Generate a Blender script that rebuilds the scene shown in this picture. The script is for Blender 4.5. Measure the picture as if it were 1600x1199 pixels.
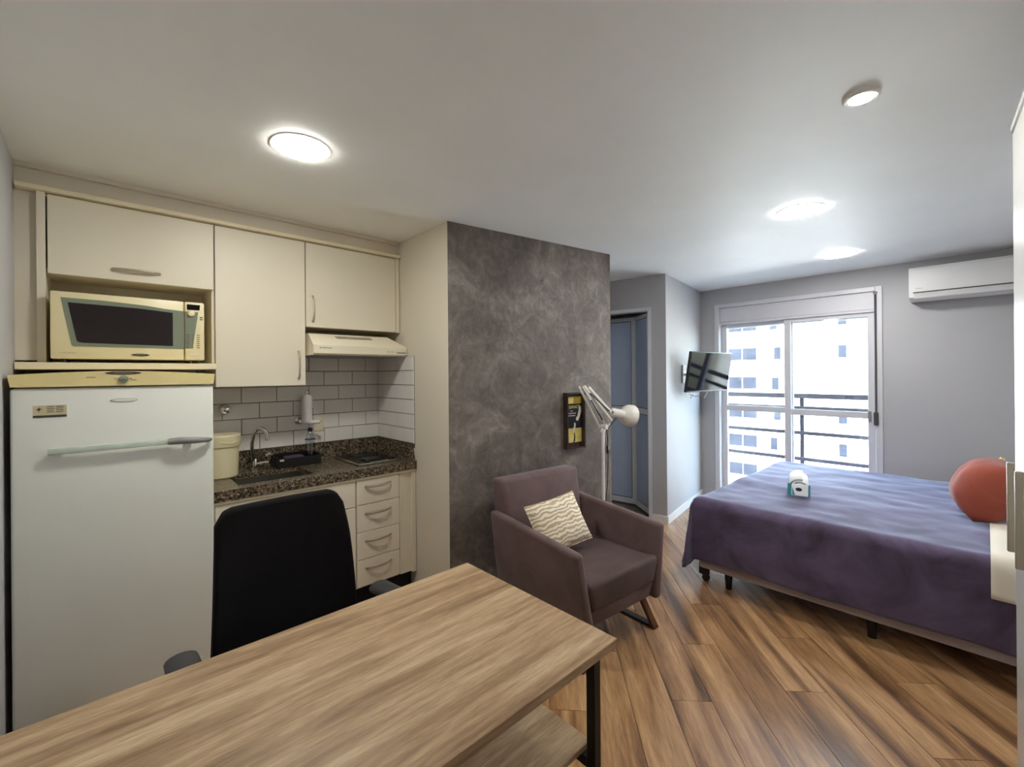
import bpy, bmesh, math, random
from mathutils import Matrix, Vector, noise

random.seed(7)
for o in list(bpy.data.objects):
    bpy.data.objects.remove(o, do_unlink=True)
S = bpy.context.scene
COL = S.collection

# ------------------------------------------------------------------ camera
CAM_H = 1.52
cd = bpy.data.cameras.new('camera')
cd.sensor_width = 36.0
cd.lens = 36.0 * 690.0 / 1600.0
cd.shift_y = -15.5 / 1600.0
cd.clip_start = 0.02
cd.clip_end = 300.0
cam = bpy.data.objects.new('camera', cd)
COL.objects.link(cam)
cam.matrix_world = (Matrix.Translation((0, 0, CAM_H)) @ Matrix.Rotation(math.radians(-43.0), 4, 'Z')
                    @ Matrix.Rotation(math.radians(90.0), 4, 'X') @ Matrix.Rotation(-0.008, 4, 'Z'))
S.camera = cam

# ------------------------------------------------------------------ sky, sun, exposure
SKY_STRENGTH = 0.44
SUN_STRENGTH = 4.0
LAMP_STRENGTH = 30.0
S.view_settings.view_transform = 'Standard'
S.view_settings.look = 'None'
S.view_settings.gamma = 1.0
S.view_settings.use_curve_mapping = False
S.view_settings.exposure = 3.12
S.cycles.max_bounces = 12
S.cycles.diffuse_bounces = 8
S.cycles.transparent_max_bounces = 16

world = bpy.data.worlds.new('sky')
S.world = world
world.use_nodes = True
wn = world.node_tree
wn.nodes.clear()
w_out = wn.nodes.new('ShaderNodeOutputWorld')
w_bg = wn.nodes.new('ShaderNodeBackground')
w_sky = wn.nodes.new('ShaderNodeTexSky')
w_sky.sky_type = 'NISHITA'
w_sky.sun_disc = False
w_sky.sun_elevation = math.radians(48)
w_sky.sun_rotation = math.radians(-60)
w_sky.air_density = 1.0
w_sky.dust_density = 0.8
w_bg.inputs[1].default_value = SKY_STRENGTH
wn.links.new(w_sky.outputs[0], w_bg.inputs[0])
wn.links.new(w_bg.outputs[0], w_out.inputs[0])

sd = bpy.data.lights.new('sun', 'SUN')
sd.energy = SUN_STRENGTH
sd.angle = math.radians(0.5)
sd.color = (1.0, 0.96, 0.9)
sun = bpy.data.objects.new('sun', sd)
COL.objects.link(sun)
# shines from behind this building (towards +X) onto the facade across the street
sun.rotation_euler = Vector((0.72, -0.30, -0.62)).to_track_quat('-Z', 'Y').to_euler()


# ------------------------------------------------------------------ materials
def lin(r, g, b):
    def f(c):
        c /= 255.0
        return c / 12.92 if c <= 0.04045 else ((c + 0.055) / 1.055) ** 2.4
    return (f(r), f(g), f(b), 1.0)


def new_mat(name):
    m = bpy.data.materials.new(name)
    m.use_nodes = True
    nt = m.node_tree
    return m, nt, nt.nodes['Principled BSDF']


def coords(nt, scale=(1, 1, 1), kind='Object', rand=False, rot=(0, 0, 0)):
    tc = nt.nodes.new('ShaderNodeTexCoord')
    mp = nt.nodes.new('ShaderNodeMapping')
    mp.inputs['Scale'].default_value = scale
    mp.inputs['Rotation'].default_value = rot
    src = tc.outputs[kind]
    if rand:
        oi = nt.nodes.new('ShaderNodeObjectInfo')
        mul = nt.nodes.new('ShaderNodeVectorMath')
        mul.operation = 'SCALE'
        mul.inputs[0].default_value = (37.0, 53.0, 71.0)
        nt.links.new(oi.outputs['Random'], mul.inputs['Scale'])
        add = nt.nodes.new('ShaderNodeVectorMath')
        nt.links.new(src, add.inputs[0])
        nt.links.new(mul.outputs[0], add.inputs[1])
        src = add.outputs[0]
    nt.links.new(src, mp.inputs['Vector'])
    return mp.outputs[0]


def noise_node(nt, vec, scale, detail=4, rough=0.55, dist=0.0):
    n = nt.nodes.new('ShaderNodeTexNoise')
    n.inputs['Scale'].default_value = scale
    n.inputs['Detail'].default_value = detail
    n.inputs['Roughness'].default_value = rough
    n.inputs['Distortion'].default_value = dist
    nt.links.new(vec, n.inputs['Vector'])
    return n.outputs['Fac']


def ramp(nt, fac, stops):
    r = nt.nodes.new('ShaderNodeValToRGB')
    el = r.color_ramp.elements
    while len(el) < len(stops):
        el.new(0.5)
    for e, (p, c) in zip(el, stops):
        e.position = p
        e.color = c
    nt.links.new(fac, r.inputs['Fac'])
    return r.outputs['Color']


def mix(nt, fac, a, b, mode='MIX'):
    m = nt.nodes.new('ShaderNodeMix')
    m.data_type = 'RGBA'
    m.blend_type = mode
    for sock, v in ((m.inputs[0], fac), (m.inputs[6], a), (m.inputs[7], b)):
        if hasattr(v, 'node'):
            nt.links.new(v, sock)
        else:
            sock.default_value = v
    return m.outputs[2]


def bump(nt, bsdf, height, strength=0.2, dist=0.01):
    b = nt.nodes.new('ShaderNodeBump')
    b.inputs['Strength'].default_value = strength
    b.inputs['Distance'].default_value = dist
    nt.links.new(height, b.inputs['Height'])
    nt.links.new(b.outputs['Normal'], bsdf.inputs['Normal'])


def plain(name, rgb, rough=0.5, metal=0.0, var=0.05, scale=6.0, bmp=0.0, bscale=60.0, spec=0.5, sheen=0.0, coat=0.0):
    m, nt, b = new_mat(name)
    c = lin(*rgb)
    v = coords(nt)
    n = noise_node(nt, v, scale, 4)
    lo = tuple(x * (1 - var) for x in c[:3]) + (1,)
    hi = tuple(min(1, x * (1 + var)) for x in c[:3]) + (1,)
    nt.links.new(ramp(nt, n, [(0.3, lo), (0.7, hi)]), b.inputs['Base Color'])
    b.inputs['Roughness'].default_value = rough
    b.inputs['Metallic'].default_value = metal
    b.inputs['Specular IOR Level'].default_value = spec
    if sheen:
        b.inputs['Sheen Weight'].default_value = sheen
        b.inputs['Sheen Roughness'].default_value = 0.4
        b.inputs['Sheen Tint'].default_value = tuple(min(1, x * 2 + 0.15) for x in c[:3]) + (1,)
    if coat:
        b.inputs['Coat Weight'].default_value = coat
        b.inputs['Coat Roughness'].default_value = 0.1
    if bmp:
        bump(nt, b, noise_node(nt, v, bscale, 3), bmp, 0.004)
    return m


def emit_mat(name, rgb, strength):
    m, nt, b = new_mat(name)
    b.inputs['Base Color'].default_value = (0.8, 0.8, 0.8, 1)
    b.inputs['Emission Color'].default_value = rgb + (1,)
    b.inputs['Emission Strength'].default_value = strength
    return m


def wood(name, dark, mid, light, stretch, rough=0.45, rand=False, nscale=1.0, bmp=0.05, coat=0.0, contrast=(0.3, 0.5, 0.7)):
    m, nt, b = new_mat(name)
    v = coords(nt, stretch, rand=rand)
    n1 = noise_node(nt, v, 1.0 * nscale, 5, 0.6, 0.6)
    n2 = noise_node(nt, v, 4.5 * nscale, 6, 0.65, 0.3)
    c1 = ramp(nt, n1, [(contrast[0], lin(*dark)), (contrast[1], lin(*mid)), (contrast[2], lin(*light))])
    c2 = ramp(nt, n2, [(0.35, (0.55, 0.5, 0.46, 1)), (0.6, (1, 1, 1, 1))])
    n3 = noise_node(nt, v, 15.0 * nscale, 4, 0.6, 0.2)
    c3 = ramp(nt, n3, [(0.36, (0.70, 0.66, 0.62, 1)), (0.55, (1.04, 1.04, 1.04, 1))])
    col = mix(nt, 0.6, mix(nt, 0.5, c1, c2, 'MULTIPLY'), c3, 'MULTIPLY')
    if rand:
        oi = nt.nodes.new('ShaderNodeObjectInfo')
        tint = ramp(nt, oi.outputs['Random'], [(0.0, (0.93, 0.92, 0.91, 1)), (1.0, (1.04, 1.04, 1.03, 1))])
        col = mix(nt, 1.0, col, tint, 'MULTIPLY')
    nt.links.new(col, b.inputs['Base Color'])
    b.inputs['Roughness'].default_value = rough
    if coat:
        b.inputs['Coat Weight'].default_value = coat
        b.inputs['Coat Roughness'].default_value = 0.25
    bump(nt, b, n2, bmp, 0.003)
    return m


def make_concrete():
    m, nt, b = new_mat('burnt_cement')
    v = coords(nt)
    a = noise_node(nt, v, 1.6, 8, 0.62, 1.4)
    c = noise_node(nt, v, 7.5, 8, 0.72, 1.6)
    d = noise_node(nt, coords(nt, (7, 7, 2.4), rot=(0, 0.6, 0.4)), 2.0, 6, 0.7, 2.5)
    c1 = ramp(nt, a, [(0.28, lin(90, 81, 74)), (0.5, lin(122, 113, 106)), (0.72, lin(164, 155, 148))])
    c2 = ramp(nt, c, [(0.32, (0.62, 0.60, 0.58, 1)), (0.52, (1, 1, 1, 1)), (0.68, (1.5, 1.48, 1.46, 1))])
    c3 = ramp(nt, d, [(0.35, (0.84, 0.83, 0.82, 1)), (0.6, (1, 1, 1, 1)), (0.72, (1.14, 1.13, 1.12, 1))])
    col = mix(nt, 1.0, mix(nt, 0.8, c1, c2, 'MULTIPLY'), c3, 'MULTIPLY')
    nt.links.new(col, b.inputs['Base Color'])
    nt.links.new(ramp(nt, c, [(0.3, (0.62,) * 3 + (1,)), (0.7, (0.42,) * 3 + (1,))]), b.inputs['Roughness'])
    bump(nt, b, c, 0.15, 0.004)
    return m


def make_granite():
    m, nt, b = new_mat('brown_granite')
    v = coords(nt)
    vo = nt.nodes.new('ShaderNodeTexVoronoi')
    vo.inputs['Scale'].default_value = 120
    nt.links.new(v, vo.inputs['Vector'])
    n = noise_node(nt, v, 85, 5, 0.7, 0.4)
    c1 = ramp(nt, n, [(0.36, lin(20, 17, 15)), (0.46, lin(66, 56, 46)), (0.56, lin(126, 112, 92)), (0.66, lin(176, 164, 142))])
    c2 = ramp(nt, vo.outputs['Distance'], [(0.1, (0.35, 0.33, 0.32, 1)), (0.5, (1, 1, 1, 1))])
    nt.links.new(mix(nt, 0.75, c1, c2, 'MULTIPLY'), b.inputs['Base Color'])
    b.inputs['Roughness'].default_value = 0.22
    return m


def make_glass(name, tint=(0.93, 0.97, 0.96), gloss=0.08):
    m = bpy.data.materials.new(name)
    m.use_nodes = True
    nt = m.node_tree
    nt.nodes.clear()
    out = nt.nodes.new('ShaderNodeOutputMaterial')
    t = nt.nodes.new('ShaderNodeBsdfTransparent')
    t.inputs[0].default_value = tint + (1,)
    g = nt.nodes.new('ShaderNodeBsdfGlossy')
    g.inputs['Roughness'].default_value = 0.02
    mx = nt.nodes.new('ShaderNodeMixShader')
    mx.inputs[0].default_value = gloss
    nt.links.new(t.outputs[0], mx.inputs[1])
    nt.links.new(g.outputs[0], mx.inputs[2])
    nt.links.new(mx.outputs[0], out.inputs[0])
    return m


def make_zebra():
    m, nt, b = new_mat('zebra_weave')
    v = coords(nt, (1, 1, 1))
    wv = nt.nodes.new('ShaderNodeTexWave')
    wv.wave_type = 'BANDS'
    wv.bands_direction = 'Y'
    wv.inputs['Scale'].default_value = 13.0
    wv.inputs['Distortion'].default_value = 6.0
    wv.inputs['Detail'].default_value = 1.5
    wv.inputs['Detail Scale'].default_value = 1.3
    nt.links.new(v, wv.inputs['Vector'])
    nt.links.new(ramp(nt, wv.outputs['Fac'], [(0.36, lin(196, 172, 136)), (0.60, lin(240, 232, 216))]), b.inputs['Base Color'])
    b.inputs['Roughness'].default_value = 0.85
    bump(nt, b, noise_node(nt, v, 180, 2), 0.3, 0.002)
    return m


def velvet(name, dark, light, sheen=0.5, scale=5.0, rough=0.85, tint=(0.75, 0.72, 0.8)):
    m, nt, b = new_mat(name)
    v = coords(nt)
    n = noise_node(nt, v, scale, 6, 0.6, 0.8)
    nt.links.new(ramp(nt, n, [(0.3, lin(*dark)), (0.7, lin(*light))]), b.inputs['Base Color'])
    b.inputs['Roughness'].default_value = rough
    b.inputs['Sheen Weight'].default_value = sheen
    b.inputs['Sheen Roughness'].default_value = 0.35
    b.inputs['Sheen Tint'].default_value = tint + (1,)
    bump(nt, b, noise_node(nt, v, 260, 2), 0.15, 0.001)
    return m


MT = {}
MT['paint'] = plain('grey_wall_paint', (178, 177, 179), 0.75, var=0.02, scale=2, bmp=0.06, bscale=90)
MT['paint_cream'] = plain('cream_wall_paint', (214, 206, 190), 0.7, var=0.02, scale=2, bmp=0.05, bscale=80)
MT['ceiling'] = plain('ceiling_paint', (240, 241, 240), 0.55, var=0.03, scale=1.5, bmp=0.25, bscale=3.0)
MT['concrete'] = make_concrete()
MT['white_trim'] = plain('white_trim_paint', (228, 228, 226), 0.4, var=0.02)
MT['plank'] = wood('oak_laminate_plank', (96, 65, 41), (172, 130, 88), (204, 164, 120), (0.8, 9.0, 9.0), 0.34, rand=True, nscale=1.1, bmp=0.04, coat=0.3, contrast=(0.34, 0.5, 0.66))
MT['subfloor'] = plain('dark_subfloor', (40, 28, 20), 0.9)
MT['desk_wood'] = wood('desk_oak', (142, 112, 82), (188, 158, 124), (214, 188, 154), (0.9, 11.0, 11.0), 0.42, nscale=1.5, bmp=0.06, contrast=(0.3, 0.48, 0.66))
MT['cab'] = plain('cream_laminate', (226, 218, 199), 0.45, var=0.012, scale=2)
MT['cab_edge'] = plain('cream_edge_band', (231, 221, 192), 0.45, var=0.01)
MT['dark'] = plain('dark_recess', (18, 16, 15), 0.8)
MT['nickel'] = plain('brushed_nickel', (206, 198, 182), 0.36, 1.0, var=0.05)
MT['chrome'] = plain('chrome', (215, 215, 215), 0.08, 1.0, var=0.02)
MT['steel'] = plain('brushed_steel', (168, 164, 156), 0.3, 1.0, var=0.05, scale=30)
MT['tile'] = plain('glazed_white_tile', (226, 222, 218), 0.14, var=0.025, scale=3, bmp=0.05, bscale=25)
MT['grout'] = plain('dark_grout', (96, 91, 87), 0.9)
MT['granite'] = make_granite()
MT['fridge'] = plain('white_enamel', (226, 227, 219), 0.3, var=0.012, scale=3, bmp=0.03, bscale=160)
MT['fridge_top'] = plain('yellowed_plastic', (222, 205, 148), 0.4, var=0.03)
MT['handle_clear'] = plain('green_clear_plastic', (196, 208, 196), 0.2, var=0.06, scale=25)
MT['grey_plastic'] = plain('grey_plastic', (132, 134, 134), 0.4)
MT['mw'] = plain('aged_cream_plastic', (229, 217, 176), 0.38, var=0.02)
MT['mw_green'] = plain('grey_green_plastic', (124, 132, 116), 0.35, var=0.03)
MT['mw_glass'] = plain('dark_oven_glass', (44, 40, 42), 0.12, var=0.05)
MT['black_gloss'] = plain('black_gloss', (10, 10, 11), 0.12)
MT['black_plastic'] = plain('black_plastic', (16, 16, 18), 0.45)
MT['black_metal'] = plain('black_powder_coat', (14, 13, 14), 0.45, var=0.05)
MT['black_fabric'] = plain('black_mesh_fabric', (17, 16, 18), 0.9, var=0.15, scale=150, bmp=0.25, bscale=400, spec=0.2)
MT['arm_pad'] = plain('charcoal_rubber', (52, 52, 55), 0.55, var=0.05)
MT['hood'] = plain('cream_enamel', (230, 222, 200), 0.35, var=0.012)
MT['print_dark'] = plain('dark_print', (66, 60, 54), 0.6)
MT['print_blue'] = plain('blue_print', (70, 110, 140), 0.5)
MT['paper'] = plain('beige_label_paper', (196, 184, 150), 0.6)
MT['taupe'] = velvet('taupe_velvet', (92, 73, 72), (112, 91, 90), 0.3, 5)
MT['taupe_seat'] = velvet('taupe_velvet_seat', (76, 60, 58), (92, 74, 71), 0.25, 5)
MT['walnut'] = wood('walnut_leg', (70, 42, 26), (96, 62, 40), (120, 80, 54), (12, 12, 1.5), 0.4)
MT['zebra'] = make_zebra()
MT['blanket'] = velvet('plum_grey_plush', (62, 49, 69), (106, 93, 124), 1.0, 3.4, tint=(0.66, 0.76, 1.0))
MT['bed_base'] = plain('grey_bed_fabric', (168, 158, 160), 0.9, bmp=0.2, bscale=300)
MT['mattress'] = plain('white_mattress', (214, 212, 210), 0.9)
MT['sheet'] = plain('ivory_sheet', (226, 219, 204), 0.9, var=0.03, bmp=0.15, bscale=30)
MT['pillow'] = plain('white_cotton', (226, 228, 232), 0.9, bmp=0.1, bscale=40)
MT['terracotta'] = velvet('terracotta_velvet', (132, 58, 42), (158, 76, 56), 0.3, 4.0)
MT['towel'] = plain('white_terry', (232, 233, 235), 0.95, bmp=0.6, bscale=220)
MT['teal'] = plain('teal_print', (44, 128, 140), 0.4)
MT['lamp_white'] = plain('white_lacquer', (232, 228, 220), 0.35)
MT['alu'] = plain('white_aluminium', (214, 218, 222), 0.35, var=0.02)
MT['alu_window'] = plain('window_aluminium', (204, 203, 207), 0.4, var=0.015)
MT['door_panel'] = plain('blue_grey_acrylic', (176, 190, 214), 0.2, var=0.02)
MT['gasket'] = plain('black_gasket', (22, 22, 26), 0.6)
MT['glass'] = make_glass('clear_window_glass')
MT['glass_bottle'] = make_glass('clear_bottle', (0.86, 0.9, 0.93), 0.16)
MT['rail_metal'] = plain('dark_grey_railing', (66, 62, 70), 0.5)
MT['rod'] = plain('dark_grey_rod', (74, 70, 74), 0.4)
MT['ac'] = plain('white_ac_plastic', (226, 226, 224), 0.35, var=0.01)
MT['tv_screen'] = plain('tv_screen', (12, 12, 20), 0.06, var=0.0, spec=0.11)
MT['wardrobe'] = plain('white_lacquered_board', (206, 205, 202), 0.25, var=0.01)
MT['frame_wood'] = wood('dark_brown_frame', (44, 31, 28), (62, 46, 42), (84, 66, 60), (6, 6, 1.5), 0.45)
MT['facade'] = plain('white_facade_render', (238, 236, 232), 0.85, var=0.02, scale=0.3)
MT['facade_glass'] = plain('facade_window_glass', (40, 44, 55), 0.4, var=0.25, scale=0.7, spec=0.1)
MT['facade_frame'] = plain('facade_window_frame', (205, 205, 208), 0.5)
MT['slab'] = plain('balcony_concrete', (176, 172, 168), 0.8, var=0.06)
MT['street'] = plain('street_asphalt', (120, 118, 116), 0.9)
MT['poster_yellow'] = plain('poster_yellow', (238, 220, 130), 0.6, var=0.12, scale=25)
MT['poster_navy'] = plain('poster_navy', (30, 34, 46), 0.6, var=0.2, scale=25)
MT['poster_cream'] = plain('poster_cream', (240, 232, 212), 0.6, var=0.08, scale=40)
MT['poster_gold'] = plain('poster_gold', (176, 146, 44), 0.6, var=0.12, scale=30)
MT['purple'] = plain('purple_sponge', (84, 56, 84), 0.9, bmp=0.5, bscale=160)
MT['blue_cap'] = plain('navy_cap', (24, 28, 60), 0.4)
MT['liquid'] = plain('dark_liquid', (28, 30, 40), 0.1)
MT['bucket'] = plain('cream_bucket_plastic', (226, 216, 178), 0.42, var=0.015)
MT['socket'] = plain('ivory_plastic', (226, 214, 186), 0.4)
MT['filter_white'] = plain('white_filter_plastic', (222, 216, 218), 0.3)
MT['warm_led'] = emit_mat('warm_led_diffuser', (1.0, 0.985, 0.89), LAMP_STRENGTH * 0.52)
MT['spot_led'] = emit_mat('spot_led_diffuser', (1.0, 0.97, 0.88), LAMP_STRENGTH * 2.0)
MT['neutral_led'] = emit_mat('neutral_led_diffuser', (1.0, 0.99, 0.95), LAMP_STRENGTH * 0.50)


# ------------------------------------------------------------------ geometry helpers
class G:
    def __init__(self):
        self.v = []
        self.f = []

    def raw(self, vs, fs):
        o = len(self.v)
        self.v += [Vector(p) for p in vs]
        self.f += [[i + o for i in f] for f in fs]
        return self

    def hexa(self, p, bev=0.0, seg=2):
        """p: bottom 4 (ccw seen from above) then top 4"""
        fs = [(3, 2, 1, 0), (4, 5, 6, 7), (0, 1, 5, 4), (1, 2, 6, 5), (2, 3, 7, 6), (3, 0, 4, 7)]
        if bev <= 0:
            return self.raw(p, fs)
        bm = bmesh.new()
        vs = [bm.verts.new(q) for q in p]
        for f in fs:
            bm.faces.new([vs[i] for i in f])
        bmesh.ops.bevel(bm, geom=list(bm.edges), offset=bev, segments=seg, profile=0.5, affect='EDGES')
        bm.verts.index_update()
        self.raw([v.co.copy() for v in bm.verts], [[v.index for v in f.verts] for f in bm.faces])
        bm.free()
        return self

    def box(self, lo, hi, bev=0.0, seg=2):
        x0, y0, z0 = lo
        x1, y1, z1 = hi
        return self.hexa([(x0, y0, z0), (x1, y0, z0), (x1, y1, z0), (x0, y1, z0),
                          (x0, y0, z1), (x1, y0, z1), (x1, y1, z1), (x0, y1, z1)], bev, seg)

    def prism(self, poly, z0, z1):
        n = len(poly)
        a = sum(poly[i][0] * poly[(i + 1) % n][1] - poly[(i + 1) % n][0] * poly[i][1] for i in range(n))
        if a < 0:
            poly = poly[::-1]
        vs = [(x, y, z0) for x, y in poly] + [(x, y, z1) for x, y in poly]
        fs = [list(range(n))[::-1], [i + n for i in range(n)]]
        fs += [(i, (i + 1) % n, (i + 1) % n + n, i + n) for i in range(n)]
        return self.raw(vs, fs)

    def prism_xz(self, poly, y0, y1):
        """poly in (x, z), extruded in y"""
        g = G().prism([(x, z) for x, z in poly], -max(y0, y1), -min(y0, y1))
        return self.raw([(p.x, -p.z, p.y) for p in g.v], g.f)

    def prism_yz(self, poly, x0, x1):
        g = G().prism([(y, z) for y, z in poly], min(x0, x1), max(x0, x1))
        return self.raw([(p.z, p.x, p.y) for p in g.v], g.f)

    def tube(self, path, r, n=8, caps=True, flat=1.0):
        path = [Vector(p) for p in path]
        rs = r if isinstance(r, (list, tuple)) else [r] * len(path)
        vs = []
        prev = None
        for i, p in enumerate(path):
            if i == 0:
                t = path[1] - path[0]
            elif i == len(path) - 1:
                t = path[-1] - path[-2]
            else:
                t = path[i + 1] - path[i - 1]
            t.normalize()
            if prev is None:
                a = Vector((0, 0, 1)) if abs(t.z) < 0.9 else Vector((1, 0, 0))
                u = t.cross(a).normalized()
            else:
                u = (prev - t * prev.dot(t)).normalized()
            prev = u
            w = t.cross(u)
            for k in range(n):
                ang = 2 * math.pi * k / n
                vs.append(p + (u * math.cos(ang) + w * math.sin(ang) * flat) * rs[i])
        fs = []
        for i in range(len(path) - 1):
            for k in range(n):
                a, b = i * n + k, i * n + (k + 1) % n
                fs.append((a, b, b + n, a + n))
        if caps:
            fs.append(list(range(n))[::-1])
            fs.append([(len(path) - 1) * n + k for k in range(n)])
        return self.raw(vs, fs)

    def lathe(self, prof, c=(0, 0, 0), n=24, axis='Z', cap=True):
        """prof: (radius, height) list"""
        vs, fs = [], []
        for r, h in prof:
            for k in range(n):
                a = 2 * math.pi * k / n
                p = (r * math.cos(a), r * math.sin(a), h)
                if axis == 'Y':
                    p = (p[0], -p[2], p[1])
                elif axis == 'X':
                    p = (p[2], p[0], p[1])
                vs.append((p[0] + c[0], p[1] + c[1], p[2] + c[2]))
        for i in range(len(prof) - 1):
            for k in range(n):
                a, b = i * n + k, i * n + (k + 1) % n
                fs.append((a, b, b + n, a + n))
        if cap:
            fs.append(list(range(n))[::-1])
            fs.append([(len(prof) - 1) * n + k for k in range(n)])
        return self.raw(vs, fs)

    def xf(self, m):
        self.v = [m @ p for p in self.v]
        return self


WM = {}


def obj(name, g, mat, parent=None, local=False, smooth=30, base=None):
    """Link a G as one mesh object.  World coordinates unless local (then the parent's frame)."""
    me = bpy.data.meshes.new(name)
    vs = g.v
    o = bpy.data.objects.new(name, me)
    if parent is not None:
        if not local:
            inv = WM[parent].inverted()
            vs = [inv @ p for p in vs]
        o.parent = parent
        WM[o] = WM[parent]
    else:
        if base is None:
            xs = [p.x for p in vs]
            ys = [p.y for p in vs]
            zs = [p.z for p in vs]
            base = Vector(((min(xs) + max(xs)) / 2, (min(ys) + max(ys)) / 2, min(zs)))
        base = Vector(base)
        vs = [p - base for p in vs]
        o.location = base
        WM[o] = Matrix.Translation(base)
    me.from_pydata([tuple(p) for p in vs], [], g.f)
    me.materials.append(mat if not isinstance(mat, str) else MT[mat])
    if smooth:
        me.polygons.foreach_set('use_smooth', [True] * len(me.polygons))
        me.set_sharp_from_angle(angle=math.radians(smooth))
    me.update()
    COL.objects.link(o)
    return o


def tag(o, label, cat, group=None, kind=None):
    o['label'] = label
    o['category'] = cat
    if group:
        o['group'] = group
    if kind:
        o['kind'] = kind
    return o


def thing(name, label, cat, loc=(0, 0, 0), rotz=0.0, group=None, kind=None, mat4=None):
    o = bpy.data.objects.new(name, None)
    o.empty_display_size = 0.1
    COL.objects.link(o)
    m = mat4 if mat4 is not None else Matrix.Translation(loc) @ Matrix.Rotation(rotz, 4, 'Z')
    o.matrix_world = m
    WM[o] = m.copy()
    return tag(o, label, cat, group, kind)


def struct(name, g, mat, label, cat, smooth=0):
    o = obj(name, g, mat, smooth=smooth)
    return tag(o, label, cat, kind='structure')


def bow(p0, p1, out, rise=0.028, r=0.0055, n=9):
    """a curved bar handle from p0 to p1 bulging towards out"""
    p0, p1, out = Vector(p0), Vector(p1), Vector(out)
    path = []
    for i in range(n + 1):
        t = i / n
        k = 1 - (2 * t - 1) ** 2
        path.append(p0.lerp(p1, t) + out * (0.006 + rise * k ** 0.7))
    g = G().tube(path, r, 8, flat=1.4)
    g.tube([p0, path[0]], r * 1.3, 8)
    g.tube([p1, path[-1]], r * 1.3, 8)
    return g


def pillow_geo(w, h, t, n=16, pinch=0.06, wob=0.004, seed=0.0):
    """a stuffed cushion in the XY plane, thickness along Z"""
    vs, fs = [], []
    for side in (1, -1):
        for j in range(n + 1):
            for i in range(n + 1):
                u, v = 2 * i / n - 1, 2 * j / n - 1
                e = max(0.0, (1 - abs(u) ** 2.6) * (1 - abs(v) ** 2.6)) ** 0.5
                x = u * w / 2 * (1 - pinch * (1 - v * v))
                y = v * h / 2 * (1 - pinch * (1 - u * u))
                z = side * (t / 2 * e)
                z += wob * noise.noise((u * 3 + seed, v * 3, side * 2.0)) * e
                vs.append((x, y, z))
    m = (n + 1) ** 2
    for j in range(n):
        for i in range(n):
            a = j * (n + 1) + i
            fs.append((a, a + 1, a + n + 2, a + n + 1))
            fs.append((m + a, m + a + n + 1, m + a + n + 2, m + a + 1))
    bm = bmesh.new()
    bv = [bm.verts.new(p) for p in vs]
    for f in fs:
        bm.faces.new([bv[k] for k in f])
    bmesh.ops.remove_doubles(bm, verts=list(bm.verts), dist=0.0005)
    bm.verts.index_update()
    g = G().raw([v.co.copy() for v in bm.verts], [[v.index for v in f.verts] for f in bm.faces])
    bm.free()
    return g


def text_geo(txt, size, depth=0.0006):
    cu = bpy.data.curves.new('lettering', 'FONT')
    cu.body = txt
    cu.size = size
    cu.extrude = depth
    cu.align_x = 'CENTER'
    cu.align_y = 'CENTER'
    to = bpy.data.objects.new('lettering', cu)
    COL.objects.link(to)
    bpy.context.view_layer.update()
    me = bpy.data.meshes.new_from_object(to.evaluated_get(bpy.context.evaluated_depsgraph_get()))
    g = G().raw([v.co.copy() for v in me.vertices], [list(p.vertices) for p in me.polygons])
    bpy.data.objects.remove(to, do_unlink=True)
    bpy.data.meshes.remove(me)
    return g


def frame_axes(origin, xdir, up):
    """matrix whose X is xdir, Y is up, Z is the outward normal"""
    x = Vector(xdir).normalized()
    z = x.cross(Vector(up)).normalized()
    y = z.cross(x).normalized()
    m = Matrix((x, y, z)).transposed().to_4x4()
    m.translation = Vector(origin)
    return m


# ------------------------------------------------------------------ the room shell
CEIL = 2.51
XL, XW = -0.285, 5.42          # left wall face, window wall face
YB, YR = 3.36, -0.60           # kitchen wall face, rear wall face
NX = 1.65                      # side wall of the kitchen niche
CON0, CON1 = Vector((1.645, 2.366)), Vector((3.123, 2.138))
TV0, TV1 = Vector((4.150, 2.183)), Vector((5.435, 2.398))
DOOR_DIR = (Vector((4.04, 2.768)) - TV0).normalized()

floor = struct('floor', G().prism([(XL - .1, YR - .1), (XW + .1, YR - .1), (XW + .1, YB + .6), (XL - .1, YB + .6)], -0.12, -0.013),
               'subfloor', 'brown oak laminate floor laid diagonally through the whole room', 'floor')
ceiling = struct('ceiling', G().prism([(XL - .1, YR - .1), (XW + .12, YR - .1), (XW + .12, YB + .6), (XL - .1, YB + .6)], CEIL, CEIL + 0.2),
                 'ceiling', 'light grey painted plaster ceiling with round lights', 'ceiling')
struct('wall_left', G().box((XL - .1, YR - .1, -.05), (XL, YB + .1, CEIL)), 'paint', 'pale painted wall left of the fridge', 'wall')
wall_back = struct('wall_back', G().box((XL, YB, -.05), (NX + .06, YB + .1, CEIL)), 'paint_cream', 'cream kitchen wall behind counter and cabinets', 'wall')
wall_niche = struct('wall_niche', G().box((NX, 2.372, -.05), (NX + .06, YB, CEIL)), 'paint_cream', 'cream side wall closing the kitchen niche beside the drawers', 'wall')
cn = Vector((-(CON1 - CON0).y, (CON1 - CON0).x)).normalized()
struct('wall_concrete', G().prism([tuple(CON0), tuple(CON1), tuple(CON1 + cn * .12), (NX + .06, 2.50), (NX + .06, 2.372), (CON0.x + .004, 2.372)], -.05, CEIL),
       'concrete', 'mottled grey burnt-cement wall behind the armchair', 'wall')
struct('wall_recess', G().prism([tuple(CON1 + cn * .12), (3.25, 3.62), (3.15, 3.62), (3.02, 2.28)], -.05, CEIL), 'paint',
       'grey side of the small recess behind the cement wall', 'wall')
struct('wall_recess_end', G().box((3.15, 3.62, -.05), (5.5, 3.72, CEIL)), 'paint', 'grey end wall of the recess by the folding door', 'wall')


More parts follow.
